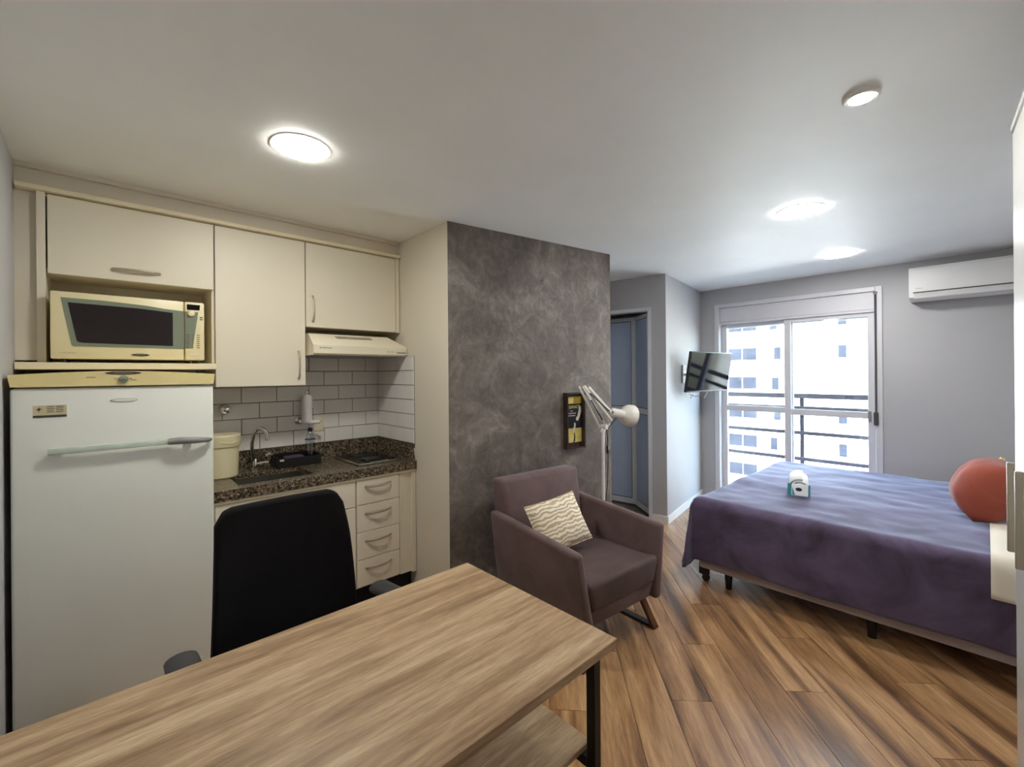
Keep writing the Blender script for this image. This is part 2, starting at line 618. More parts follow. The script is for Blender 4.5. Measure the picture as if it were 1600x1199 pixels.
def along_door(t, off=0.0):
    n = Vector((-DOOR_DIR.y, DOOR_DIR.x))      # into the room (towards -X)
    p = TV0 + DOOR_DIR * t - n * off
    return (p.x, p.y)


D0, D1, DTOP = 0.152, 0.93, 2.185
g = G()
g.prism([along_door(0), along_door(D0), along_door(D0, -0.0), (along_door(D0, .1)), (along_door(0.06, .1)), (along_door(0))], -.05, CEIL)
g.prism([along_door(D1), along_door(1.46), along_door(1.46, .1), along_door(D1, .1)], -.05, CEIL)
g.prism([along_door(D0), along_door(D1), along_door(D1, .1), along_door(D0, .1)], DTOP, CEIL)
struct('wall_door', g, 'paint', 'grey wall around the folding bathroom door', 'wall')
tn = Vector((-(TV1 - TV0).y, (TV1 - TV0).x)).normalized()
struct('wall_tv', G().prism([tuple(TV0), tuple(TV1), tuple(TV1 + tn * .1), along_door(0.06, .1)], -.05, CEIL), 'paint',
       'light wall carrying the television beside the balcony door', 'wall')
struct('wall_bathroom', G().box((5.30, 2.55, -.05), (5.36, 3.62, CEIL)), 'paint', 'wall inside the dark bathroom behind the folding door', 'wall')

WY0, WY1, WTOP = 0.672, 2.212, 2.325
g = G()
g.box((XW, YR - .1, -.05), (XW + .12, WY0, CEIL))
g.box((XW, WY1, -.05), (XW + .12, 3.62, CEIL))
g.box((XW, WY0, WTOP), (XW + .12, WY1, CEIL))
struct('wall_window', g, 'paint', 'grey wall with the balcony door and air conditioner', 'wall')
struct('wall_rear', G().box((XL - .1, YR - .1, -.05), (XW + .1, YR, CEIL)), 'paint', 'painted wall behind the bed head and the wardrobe', 'wall')


def baseboard(name, a, b, inward, label):
    a, b = Vector(a), Vector(b)
    d = (b - a).normalized()
    n = Vector((-d.y, d.x)) * inward
    o = struct(name, G().prism([tuple(a), tuple(b), tuple(b + n * .014), tuple(a + n * .014)], 0.0, 0.075), 'white_trim', label, 'baseboard')
    return o


baseboard('baseboard_tv', TV0 - (TV1 - TV0).normalized() * .012, TV1, -1, 'white baseboard under the television wall')
baseboard('baseboard_door', TV0, along_door(D0 - .005), 1, 'short white baseboard beside the folding door')
baseboard('baseboard_window', (XW, YR), (XW, WY0 - .05), 1, 'white baseboard under the air conditioner wall')

# --- floor planks, each its own piece, laid at 43 degrees
PA = math.radians(43.0)
pd, pn = Vector((math.cos(PA), math.sin(PA))), Vector((-math.sin(PA), math.cos(PA)))


def clip(poly, x0, x1, y0, y1):
    def cut(P, inside, inter):
        out = []
        for i in range(len(P)):
            a, b = P[i], P[(i + 1) % len(P)]
            ia, ib = inside(a), inside(b)
            if ia:
                out.append(a)
            if ia != ib:
                out.append(inter(a, b))
        return out

    def ix(x):
        return lambda a, b: a.lerp(b, (x - a.x) / (b.x - a.x))

    def iy(y):
        return lambda a, b: a.lerp(b, (y - a.y) / (b.y - a.y))
    P = [Vector(p) for p in poly]
    for ins, it in ((lambda p: p.x >= x0, ix(x0)), (lambda p: p.x <= x1, ix(x1)), (lambda p: p.y >= y0, iy(y0)), (lambda p: p.y <= y1, iy(y1))):
        if len(P) < 3:
            return []
        P = cut(P, ins, it)
    return P


PW, PLN, GAP = 0.1868, 1.22, 0.0012
for k in range(-24, 22):
    off = -0.392 + k * PW
    start = (k * 0.437) % PLN
    for j in range(-4, 9):
        s0 = j * PLN - start
        q = [pd * s + pn * t for s, t in ((s0 + GAP, off + GAP), (s0 + PLN - GAP, off + GAP), (s0 + PLN - GAP, off + PW - GAP), (s0 + GAP, off + PW - GAP))]
        P = clip(q, XL, XW + .1, YR, 3.62)
        if len(P) < 3:
            continue
        area = abs(sum(P[i].x * P[(i + 1) % len(P)].y - P[(i + 1) % len(P)].x * P[i].y for i in range(len(P)))) / 2
        if area < 0.002:
            continue
        c = sum(P, Vector((0, 0))) / len(P)
        # skip planks wholly under the kitchen block or behind the cement wall
        if c.y > 2.95 and c.x < 3.15 or (c.x > 1.75 and c.x < 3.0 and c.y > 2.5):
            continue
        me_g = G().prism([((p - c).dot(pd), (p - c).dot(pn)) for p in P], -0.012, 0.0)
        o = obj('plank', me_g, 'plank', floor, local=True, smooth=0)
        o.location = Vector((c.x, c.y, 0)) - floor.location
        o.rotation_euler = (0, 0, PA)

# --- glazed tiles of the splashback
TZ0, TPH, TPW = 1.022, 0.1052, 0.2140
_tile_cache = {}


def tile(parent, axis, c, w, h):
    key = (axis, round(w, 4), round(h, 4))
    if key not in _tile_cache:
        t = 0.008
        b = min(0.0022, w / 4)
        if axis == 'Y':       # faces -Y
            vs = [(-w / 2, 0, -h / 2), (w / 2, 0, -h / 2), (w / 2, 0, h / 2), (-w / 2, 0, h / 2),
                  (-w / 2 + b, -t, -h / 2 + b), (w / 2 - b, -t, -h / 2 + b), (w / 2 - b, -t, h / 2 - b), (-w / 2 + b, -t, h / 2 - b)]
        else:                 # faces -X
            vs = [(0, w / 2, -h / 2), (0, -w / 2, -h / 2), (0, -w / 2, h / 2), (0, w / 2, h / 2),
                  (-t, w / 2 - b, -h / 2 + b), (-t, -w / 2 + b, -h / 2 + b), (-t, -w / 2 + b, h / 2 - b), (-t, w / 2 - b, h / 2 - b)]
        g = G().raw(vs, [(4, 5, 6, 7), (0, 1, 5, 4), (1, 2, 6, 5), (2, 3, 7, 6), (3, 0, 4, 7)])
        me = bpy.data.meshes.new('tile')
        me.from_pydata([tuple(p) for p in g.v], [], g.f)
        me.materials.append(MT['tile'])
        _tile_cache[key] = me
    o = bpy.data.objects.new('tile', _tile_cache[key])
    o.parent = parent
    o.location = Vector(c) - parent.location
    COL.objects.link(o)


obj('grout_bed', G().box((0.44, YB - .003, 0.99), (NX, YB + .002, TZ0 + 6 * TPH)), 'grout', wall_back, smooth=0)
obj('grout_bed', G().box((NX - .003, 2.795, 0.99), (NX + .002, YB - .003, TZ0 + 6 * TPH)), 'grout', wall_niche, smooth=0)
for r in range(6):
    z = TZ0 + (r + .5) * TPH
    x = 0.573 - 2 * TPW + (0.107 if r % 2 == 1 else 0)
    while x < NX - 0.02:
        a, b = max(x + .0012, 0.445), min(x + TPW - .0012, NX - .010)
        if b - a > 0.015:
            tile(wall_back, 'Y', ((a + b) / 2, YB - .003, z), b - a, TPH - .0024)
        x += TPW
    y = YB - .003
    first = True
    while y > 2.80:
        w = TPW if not first else (TPW * (0.5 if r % 2 else 0.93))
        first = False
        a, b = max(y - w + .0012, 2.797), y - .0012
        if b - a > 0.012:
            tile(wall_niche, 'X', (NX - .003, (a + b) / 2, z), b - a, TPH - .0024)
        y -= w

# --- soffit above the wall cabinets
struct('trim_1', G().box((XL, 3.02, 2.412), (NX, YB, CEIL)).box((XL, 2.995, 2.488), (NX, 3.02, CEIL)), 'paint_cream',
       'narrow cream soffit with a moulding above the wall cabinets', 'trim')
struct('trim_2', G().box((XL, 3.025, 1.60), (-.213, YB, 2.412)), 'paint_cream', 'cream filler strip between cabinet side and left wall', 'trim')

# ------------------------------------------------------------------ balcony door (window_1)
win = thing('window_1', 'white aluminium sliding balcony door with shutter box and mid rails', 'window', (XW + .06, (WY0 + WY1) / 2, 0), kind='structure')
g = G()
cw = 0.045
for (a, b) in (((XW - .018, WY0 - .01, 0), (XW + .10, WY0 + cw, WTOP)), ((XW - .018, WY1 - cw, 0), (XW + .10, WY1 + .01, WTOP)),
               ((XW - .016, WY0 + cw, WTOP - cw), (XW + .10, WY1 - cw, WTOP)), ((XW, WY0 + cw, 0), (XW + .10, WY1 - cw, .028))):
    g.box(a, b, 0.004, 1)
obj('window_frame', g, 'alu_window', win)
obj('shutter_box', G().box((XW + .004, WY0 + cw, 2.11), (XW + .10, WY1 - cw, WTOP - cw - .004), .004, 1).box((XW - .004, WY0 + cw, 2.085), (XW + .06, WY1 - cw, 2.108)), 'alu_window', win)
obj('shutter_slats', G().box((XW + .065, WY0 + cw, 2.04), (XW + .085, WY1 - cw, 2.085)).box((XW + .068, WY0 + cw, 2.03), (XW + .082, WY1 - cw, 2.038)), 'alu_window', win)


def leaf(y0, y1, x, name, split):
    sw = 0.062
    g = G()
    g.box((x, y0, .03), (x + .03, y0 + sw, 2.085), .003, 1)
    g.box((x, y1 - sw, .03), (x + .03, y1, 2.085), .003, 1)
    g.box((x + .002, y0 + sw, 2.05), (x + .028, y1 - sw, 2.085))
    g.box((x + .002, y0 + sw, .03), (x + .028, y1 - sw, .12))
    g.box((x + .002, y0 + sw, split - .032), (x + .028, y1 - sw, split + .032))
    o = obj(name, g, 'alu_window', win)
    obj('pane', G().box((x + .012, y0 + sw, .12), (x + .018, y1 - sw, split - .032)), 'glass', o, smooth=0)
    obj('pane', G().box((x + .012, y0 + sw, split + .032), (x + .018, y1 - sw, 2.05)), 'glass', o, smooth=0)
    return o


leaf(1.418, WY1 - cw, XW + .055, 'sliding_leaf', 1.095)
lf = leaf(WY0 + cw, 1.492, XW + .016, 'sliding_leaf', 1.085)
obj('lock', G().box((XW + .006, .752, 1.03), (XW + .016, .778, 1.13), .003, 1), 'grey_plastic', lf)
g = G().tube([(XW - .03, .712, 2.245), (XW - .03, .712, 1.12)], .0085, 8)
g.box((XW - .047, .694, 1.0), (XW - .013, .730, 1.125), .006, 1)
obj('shutter_crank', g, 'rod', win)
obj('crank_bracket', G().lathe([(.018, 0), (.018, .012), (.012, .02)], (XW - .024, .712, 2.255), 12, 'Z').box((XW - .03, .70, 2.25), (XW, .724, 2.268)), 'chrome', win)

# ------------------------------------------------------------------ folding bathroom door
dr = thing('door_1', 'folding bathroom door with blue grey panels in pale aluminium frames', 'door', (*along_door(D0), 0), kind='structure')
g = G()
fw = 0.03
for t0, t1, z0, z1 in ((D0 - .004, D0 + fw, 0, DTOP), (D1 - fw, D1 + .004, 0, DTOP), (D0, D1, DTOP - fw, DTOP + .004)):
    g.prism([along_door(t0, -.012), along_door(t1, -.012), along_door(t1, .1), along_door(t0, .1)], z0, z1)
obj('door_frame', g, 'alu', dr, smooth=0)
obj('threshold', G().prism([along_door(D0, -.01), along_door(D1, -.01), along_door(D1, .36), along_door(D0, .36)], 0.001, 0.03), 'granite', dr, smooth=0)


def door_leaf(a, b, name='door_leaf'):
    a, b = Vector(a), Vector(b)
    d = (b - a)
    L = d.length
    d.normalize()
    n = Vector((-d.y, d.x))
    m = Matrix(((d.x, n.x, 0, a.x), (d.y, n.y, 0, a.y), (0, 0, 1, 0), (0, 0, 0, 1)))
    z0, z1, zm = .045, 2.14, 1.105
    s = .034
    g = G()
    g.box((0, -.014, z0), (s, .014, z1)).box((L - s, -.014, z0), (L, .014, z1))
    for q0, q1 in ((z0, z0 + .06), (z1 - .04, z1), (zm - .03, zm + .03)):
        g.box((s, -.014, q0), (L - s, .014, q1))
    o = obj(name, g.xf(m), 'alu', dr, smooth=0)
    for q0, q1 in ((z0 + .06, zm - .03), (zm + .03, z1 - .04)):
        obj('gasket', G().box((s, -.006, q0), (L - s, .006, q1)).xf(m), 'gasket', o, smooth=0)
        obj('panel', G().box((s + .008, -.009, q0 + .008), (L - s - .008, .009, q1 - .008)).xf(m), 'door_panel', o, smooth=0)


door_leaf((4.162, 2.372), (4.385, 2.672))
door_leaf((4.387, 2.682), (4.335, 3.055))

# ------------------------------------------------------------------ balcony and the street outside
struct('balcony_floor', G().box((XW + .12, -.9, -.16), (6.55, 3.7, -.02)), 'slab', 'pale concrete balcony floor outside the sliding door', 'balcony')
struct('sky_blocker_slab', G().box((XW + .12, -.9, 2.62), (6.55, 3.7, 2.78)), 'slab', 'unseen slab added above the balcony to cut sky light into the room', 'balcony')  # added slab out of view, dims skylight on the bed and television wall
rl = thing('balcony_railing', 'dark grey metal balcony railing with flat horizontal bars', 'railing', (6.4, 1.4, -.02))
for z, h in ((1.212, .060), (1.062, .045), (.752, .042), (.428, .042)):
    obj('rail', G().box((6.375, -.9, z - h / 2), (6.425, 3.7, z + h / 2), .004, 1), 'rail_metal', rl)
for y in (-.1, 1.575, 3.2):
    obj('post', G().box((6.43, y - .022, -.02), (6.47, y + .022, 1.18), .003, 1), 'rail_metal', rl)

BX = 42.0
bd = thing('apartment_building', 'white apartment block with grey windows seen through the balcony door', 'building', (BX, 10, -24))
obj('wall', G().box((BX, -26, -24), (BX + 12, 44, 19)), 'facade', bd, smooth=0)


def far_window(y0, y1, z0, z1, panes=1, frame=True):
    fr = obj('window', G().box((BX - .05, y0 - .05, z0 - .06), (BX + .1, y1 + .05, z1 + .06)), 'facade_frame', bd, smooth=0)
    w = (y1 - y0) / panes
    for i in range(panes):
        obj('pane', G().box((BX - .07, y0 + w * i + .04, z0), (BX - .05, y0 + w * (i + 1) - .04, z1)), 'facade_glass', fr, smooth=0)


for k in range(-4, 3):
    zb = k * 2.56 + 0.0
    far_window(13.62, 16.02, zb, zb + 1.05, 2)
    far_window(20.2, 22.6, zb, zb + 1.05, 2)
    s = (12.5, 12.32, 12.62, 12.35)[k % 4]
    far_window(s - .6, s, zb - .02, zb + 1.02)
    far_window(18.0, 18.6, zb, zb + 1.02)
    if k != 0:
        far_window(7.24, 7.84, zb, zb + 1.02)
    far_window(2.2, 3.4, zb, zb + 1.02, 2)
    obj('ledge', G().box((BX - .08, 9.05, zb + .98), (BX, 9.57, zb + 1.04)), 'facade_glass', bd, smooth=0)
    obj('ledge', G().box((BX - .08, 7.15, zb + .98), (BX, 8.5 if k % 2 else 7.8, zb + 1.03)), 'facade_frame', bd, smooth=0)
tag(obj('street', G().box((8, -60, -24.4), (90, 80, -24)), 'street', smooth=0), 'grey street far below the balcony', 'street', kind='structure')

# ------------------------------------------------------------------ ceiling lights
def led_disc(x, y, r, label, m):
    t = thing('ceiling_light', label, 'ceiling light', (x, y, CEIL), group='round ceiling lights')
    obj('rim', G().lathe([(r + .012, 0.0), (r + .011, -.003), (r, -.004), (r, 0.0)], (x, y, CEIL), 40, cap=False), 'white_trim', t)
    obj('diffuser', G().lathe([(r, -.001), (r, -.0055), (r * .98, -.008), (r * .8, -.0095), (r * .4, -.010)], (x, y, CEIL), 40), m, t)


led_disc(0.644, 2.024, .108, 'large round warm ceiling light above the kitchen counter', 'warm_led')
led_disc(3.160, 0.772, .118, 'large round ceiling light near the foot of the bed, second from the window', 'neutral_led')
led_disc(4.583, 0.846, .115, 'round ceiling light closest to the balcony door', 'neutral_led')
t = thing('ceiling_light', 'small round downlight in a protruding white ring near the wardrobe', 'ceiling light', (2.005, .300, CEIL), group='round ceiling lights')
obj('rim', G().lathe([(.056, 0), (.056, -.012), (.049, -.016), (.038, -.014), (.035, -.004)], (2.005, .300, CEIL), 32, cap=False), 'white_trim', t)
obj('diffuser', G().lathe([(.035, -.003), (.035, -.006)], (2.005, .300, CEIL), 32), 'spot_led', t)

# ------------------------------------------------------------------ kitchen: wall cabinets
CF = 3.01      # cabinet front


def handle(parent, p0, p1, out=(0, -1, 0), name='handle', **kw):
    obj(name, bow(p0, p1, out, **kw), 'nickel', parent)


c = thing('wall_cabinet', 'cream wall cabinet with flap door and open niche holding the microwave', 'cabinet', (.14, 3.18, 1.59), group='kitchen wall cabinets')
g = G().box((-.213, 2.998, 1.592), (-.184, YB, 2.388)).box((.468, 3.02, 1.592), (.482, YB, 2.388))
g.box((-.184, 3.03, 2.02), (.468, YB, 2.036)).box((-.184, 3.345, 1.592), (.468, YB, 2.388)).box((-.184, 3.02, 2.374), (.468, YB, 2.388))
obj('body', g, 'cab', c, smooth=0)
d = obj('door', G().box((-.178, 2.998, 2.010), (.476, 3.018, 2.382), .0025, 1), 'cab', c)
handle(d, (.048, 2.998, 2.062), (.236, 2.998, 2.066), rise=.022)
c = thing('wall_cabinet', 'tall cream wall cabinet between microwave niche and range hood', 'cabinet', (.73, 3.18, 1.455), group='kitchen wall cabinets')
obj('body', G().box((.486, 3.02, 1.458), (.972, YB, 2.388)), 'cab', c, smooth=0)
d = obj('door', G().box((.483, 2.998, 1.455), (.972, 3.018, 2.382), .0025, 1), 'cab', c)
handle(d, (.928, 2.998, 1.500), (.928, 2.998, 1.672), rise=.022)
c = thing('wall_cabinet', 'short cream wall cabinet above the range hood', 'cabinet', (1.31, 3.18, 1.835), group='kitchen wall cabinets')
g = G().box((.980, 3.02, 1.838), (1.618, YB, 2.388)).box((1.618, 2.998, 1.832), (1.644, YB, 2.388))
obj('body', g, 'cab', c, smooth=0)
d = obj('door', G().box((.978, 2.998, 1.835), (1.614, 3.018, 2.382), .0025, 1), 'cab', c)
handle(d, (1.018, 2.998, 1.872), (1.018, 2.998, 2.036), rise=.022)
tag(obj('cabinet_top_strip', G().box((XL + .005, 2.972, 2.388), (NX - .004, 3.2, 2.410), .003, 1), 'cab_edge'),
    'thin cream cornice board running along the top of the wall cabinets', 'cornice')
tag(obj('shelf_board', G().box((XL + .003, 2.955, 1.556), (.482, YB - .002, 1.590), .003, 1), 'cab_edge'),
    'cream shelf board under the microwave just above the fridge', 'shelf')

# --- microwave
MX0, MX1, MZ0, MZ1, MY = -.168, .422, 1.606, 1.922, 2.935
mw = thing('microwave', 'aged cream microwave oven with dark window in the cabinet niche', 'microwave', ((MX0 + MX1) / 2, 3.1, 1.590))


def mp(u, w):
    return (MX0 + u * (MX1 - MX0), MZ0 + w * (MZ1 - MZ0))


obj('body', G().box((MX0 + .006, MY + .02, MZ0), (MX1 - .006, 3.30, MZ1 - .004), .006, 2), 'mw', mw)
dn = obj('door', G().box((MX0, MY, MZ0), (mp(.845, 0)[0], MY + .022, MZ1), .007, 2), 'mw', mw)
cp = obj('control_panel', G().box((mp(.851, 0)[0], MY, MZ0), (MX1, MY + .022, MZ1), .007, 2), 'mw', mw)
obj('window_surround', G().prism_xz([mp(*q) for q in ((.061, .909), (.30, .905), (.577, .878), (.70, .848), (.845, .83), (.845, .188), (.13, .19), (.118, .21))], MY - .002, MY + .004), 'mw_green', dn, smooth=0)
obj('glass', G().prism_xz([mp(*q) for q in ((.10, .84), (.54, .822), (.764, .79), (.764, .235), (.19, .245), (.165, .25), (.15, .275))], MY - .004, MY + .002), 'mw_glass', dn, smooth=0)
def oval(cx, cz, a, b, y0, y1, n=24):
    return G().prism_xz([(cx + a * math.cos(2 * math.pi * k / n), cz + b * math.sin(2 * math.pi * k / n)) for k in range(n)], y0, y1)


bc = mp(.54, .075)
obj('badge', oval(bc[0], bc[1], .036, .006, MY - .003, MY + .002), 'print_dark', dn, smooth=0)
obj('badge_plate', oval(bc[0], bc[1], .020, .0035, MY - .0038, MY), 'steel', dn, smooth=0)
g = G()
for k in range(9):
    xx = mp(.055, .07)[0] + k * .0055
    g.prism_xz([(xx, mp(0, .088)[1] + .002 * math.sin(k * 2.1)), (xx + .0042, mp(0, .088)[1] + .002 * math.sin(k * 2.1)), (xx + .0042, mp(0, .097)[1]), (xx, mp(0, .097)[1])], MY - .001, MY + .001)
obj('script_print', g, 'nickel', dn, smooth=0)
obj('keypad', G().prism_xz([mp(*q) for q in ((.853, .83), (.952, .83), (.909, .205), (.853, .2))], MY - .002, MY + .004), 'mw_green', cp, smooth=0)
obj('display', G().prism_xz([mp(*q) for q in ((.868, .865), (.868, .955), (.966, .955), (.962, .865))], MY - .003, MY + .004), 'black_gloss', cp, smooth=0)
kc = mp(.898, .80)
obj('knob', G().lathe([(.017, 0), (.017, .010), (.013, .016), (.004, .018)], (kc[0], MY, kc[1]), 24, 'Y'), 'mw', cp)
g = G()
for k in range(7):
    w = .43 - k * .036
    for u0, u1 in ((.858, .885), (.905, .913), (.94, .962)):
        a, b = mp(u0, w), mp(u1, w + .009)
        g.box((a[0], MY - .003, a[1]), (b[0], MY + .001, b[1]))
obj('key_print', g, 'print_dark', cp, smooth=0)
g = G()
for w in (.70, .735):
    a, b = mp(.965, w), mp(.985, w + .014)
    g.box((a[0], MY - .0025, a[1]), (b[0], MY + .001, b[1]))
obj('slot_marks', g, 'print_dark', cp, smooth=0)
oc = mp(.918, .105)
obj('start_button', oval(oc[0], oc[1], .020, .007, MY - .003, MY + .002), 'cab', cp, smooth=0)
for sx in (MX0 + .04, MX1 - .04):
    for sy in (2.97, 3.26):
        obj('foot', G().lathe([(.014, 1.5905), (.014, MZ0 + .001)], (sx, sy, 0), 10), 'black_plastic', mw)

# --- fridge
fx0, fx1, FY = -.266, .418, 2.665
fr = thing('fridge', 'white single door fridge with yellowed top panel left of the counter', 'fridge', ((fx0 + fx1) / 2, 3.0, 0))
obj('body', G().box((fx0 + .006, FY + .055, .03), (fx1 - .006, 3.30, 1.485), .008, 2), 'fridge', fr)
dn = obj('door', G().box((fx0, FY, .06), (fx1, FY + .052, 1.474), .010, 3), 'fridge', fr)
n = 14
poly = []
for k in range(n + 1):
    u = k / n
    poly.append((fx0 - .006 + (fx1 - fx0 + .012) * u, 1.530 + .016 * math.sin(math.pi * u)))
poly += [(fx1 - .001, 1.480), (fx0 + .002, 1.480)]
tp = obj('top_panel', G().prism_xz(poly, FY - .010, 3.28), 'fridge_top', fr, smooth=20)
obj('dial', G().lathe([(.017, 0), (.017, .008), (.013, .010)], (.077, FY - .010, 1.509), 24, 'Y').box((.066, FY - .023, 1.5065), (.088, FY - .018, 1.5115)), 'mw_green', tp)
obj('badge', oval(.077, 1.537, .062, .007, FY - .012, FY - .008), 'print_dark', tp, smooth=0)
obj('badge_plate', oval(.077, 1.537, .036, .0036, FY - .013, FY - .009), 'steel', tp, smooth=0)
g = G()
for a, b, z in ((.100, .122, 1.504), (.098, .106, 1.512), (.046, .053, 1.509), (-.045, -.015, 1.517)):
    g.box((a, FY - .011, z), (b, FY - .009, z + .0022))
obj('print', g, 'print_dark', tp, smooth=0)
obj('oval_emblem', oval(.079, 1.4145, .047, .0085, FY - .002, FY + .002), 'nickel', dn, smooth=0)
obj('oval_plate', oval(.079, 1.4145, .043, .0068, FY - .003, FY), 'fridge', dn, smooth=0)
st = obj('sticker', G().box((-.203, FY - .001, 1.362), (-.105, FY + .002, 1.403)), 'paper', dn, smooth=0)
g = G().box((-.203, FY - .0016, 1.353), (-.105, FY + .001, 1.362))
for i in range(4):
    g.box((-.163, FY - .0016, 1.396 - i * .0075), (-.143 + .002 * (i % 2), FY, 1.3985 - i * .0075))
    g.box((-.137, FY - .0016, 1.396 - i * .0075), (-.113 - .003 * (i % 2), FY, 1.3985 - i * .0075))
g.box((-.193, FY - .0016, 1.386), (-.178, FY, 1.3895)).box((-.187, FY - .0016, 1.380), (-.184, FY, 1.395))
obj('sticker_print', g, 'print_dark', st, smooth=0)
hd = obj('handle', G().box((-.160, FY - .034, 1.198), (.262, FY - .020, 1.224), .004, 2), 'handle_clear', dn)
obj('grip', G().tube([(.235, FY - .030, 1.211), (.28, FY - .040, 1.212), (.34, FY - .040, 1.208), (.392, FY - .026, 1.204), (.404, FY - .012, 1.203)], [.015, .017, .015, .012, .008], 12), 'grey_plastic', hd)
obj('fixing', G().box((-.150, FY - .022, 1.202), (-.11, FY + .002, 1.220)).box((.30, FY - .03, 1.204), (.33, FY + .002, 1.216)), 'handle_clear', hd)
for sx in (fx0 + .06, fx1 - .06):
    for sy in (2.78, 3.24):
        obj('foot', G().lathe([(.018, 0.0), (.018, .032)], (sx, sy, 0), 10), 'black_plastic', fr)

# --- range hood
hx0, hx1 = .984, 1.640
hd = thing('range_hood', 'slim cream range hood under the short wall cabinet', 'range hood', (1.31, 3.1, 1.645))
prof = [(3.355, 1.650), (2.895, 1.650), (2.885, 1.660), (2.885, 1.712), (2.900, 1.722), (3.020, 1.795), (3.355, 1.795)]
# chamfered ends: build with mitred corners
g = G()
def hood_ring(x, s):
    return [(x, y + (0 if y > 3.3 else s * (1.0 if z > 1.75 else 0)), z) for y, z in prof]


n = len(prof)
vs = hood_ring(hx0, 0) + hood_ring(hx1, 0)
vs[5] = (hx0 + .012, 3.02, 1.795)
vs[6] = (hx0 + .012, 3.355, 1.795)
vs[n + 5] = (hx1 - .085, 3.02, 1.795)
vs[n + 6] = (hx1 - .085, 3.355, 1.795)
g.raw(vs, [list(range(n)), [n + i for i in range(n)][::-1]] + [((i + 1) % n, i, i + n, (i + 1) % n + n) for i in range(n)])
obj('body', g, 'hood', hd, smooth=0)
g = G()
sl = Vector((0, .120, .073)).normalized()
for row in range(2):
    for k in range(26):
        p = Vector((1.16 + k * .0098 + row * .004, 2.985 - row * .016, 1.7735 - row * .0098))
        g.prism([(p.x, p.y), (p.x + .0055, p.y), (p.x + .0055, p.y + .009), (p.x, p.y + .009)], p.z, p.z + .0062)
obj('vent_slots', g, 'print_dark', hd, smooth=0)
g = G()
for k in range(10):
    g.box((1.036 + k * .0065, 2.8838, 1.693), (1.0405 + k * .0065, 2.886, 1.697))
g.box((1.022, 2.8838, 1.692), (1.030, 2.886, 1.698))
obj('print', g, 'print_dark', hd, smooth=0)
for k, xx in enumerate((1.485, 1.520)):
    obj('switch', G().box((xx, 2.881, 1.676), (xx + (.024 if k == 0 else .010), 2.887, 1.690), .0015, 1), 'socket', hd)
obj('stripe', G().box((1.560, 2.8838, 1.672), (1.632, 2.886, 1.678)), 'print_blue', hd, smooth=0)
obj('filter_panel', G().box((hx0 + .03, 2.90, 1.646), (hx1 - .03, 3.34, 1.651)), 'grey_plastic', hd, smooth=0)

# --- base cabinets
BF = 2.785
bc_ = thing('base_cabinet', 'cream sink base cabinet with panel front behind the office chair', 'cabinet', (.82, 3.07, 0), group='kitchen base cabinets')
g = G().box((.438, 2.83, .12), (1.206, 3.34, .13)).box((.438, 2.806, .12), (.456, 3.34, .842)).box((1.19, 2.806, .12), (1.206, 3.34, .842)).box((.438, 3.32, .12), (1.206, 3.34, .842))
g.box((.456, 2.806, .815), (1.19, 2.83, .842))
obj('body', g, 'cab', bc_, smooth=0)
obj('plinth', G().box((.446, 2.86, 0), (1.206, 2.88, .12)), 'dark', bc_, smooth=0)
obj('top_rail', G().box((.438, 2.779, .832), (1.206, 2.806, .846)), 'cab_edge', bc_, smooth=0)
d = obj('front_panel', G().box((.442, 2.785, .664), (1.204, 2.806, .828), .0025, 1), 'cab', bc_)
handle(d, (.727, 2.785, .786), (.909, 2.785, .782), rise=.022)
for a, b, hxx in ((.442, .821, .79), (.825, 1.204, .856)):
    d = obj('door', G().box((a, 2.785, .125), (b, 2.806, .659), .0025, 1), 'cab', bc_)
    handle(d, (hxx, 2.785, .46), (hxx, 2.785, .63), rise=.022)
bc_ = thing('base_cabinet', 'cream base cabinet with a stack of four drawers beside the niche wall', 'cabinet', (1.42, 3.07, 0), group='kitchen base cabinets')
g = G().box((1.208, 2.806, .12), (1.520, 3.34, .842)).box((1.536, 2.800, .12), (1.616, 3.34, .842)).box((1.616, 2.785, .115), (1.646, 3.34, .842))
obj('body', g, 'cab', bc_, smooth=0)
obj('top_rail', G().box((1.208, 2.779, .832), (1.646, 2.806, .846)), 'cab_edge', bc_, smooth=0)
obj('plinth', G().box((1.208, 2.86, 0), (1.646, 2.88, .12)), 'dark', bc_, smooth=0)
zs = (.828, .664, .484, .306, .128)
for k in range(4):
    d = obj('drawer', G().box((1.212, 2.785, zs[k + 1] + .004), (1.516, 2.806, zs[k]), .0025, 1), 'cab', bc_)
    zc = zs[k] - .045 - .012 * (k > 0)
    handle(d, (1.272, 2.785, zc), (1.448, 2.785, zc + .004), rise=.022)
obj('stile', G().box((1.520, 2.787, .128), (1.532, 2.806, .828)), 'cab', bc_, smooth=0)

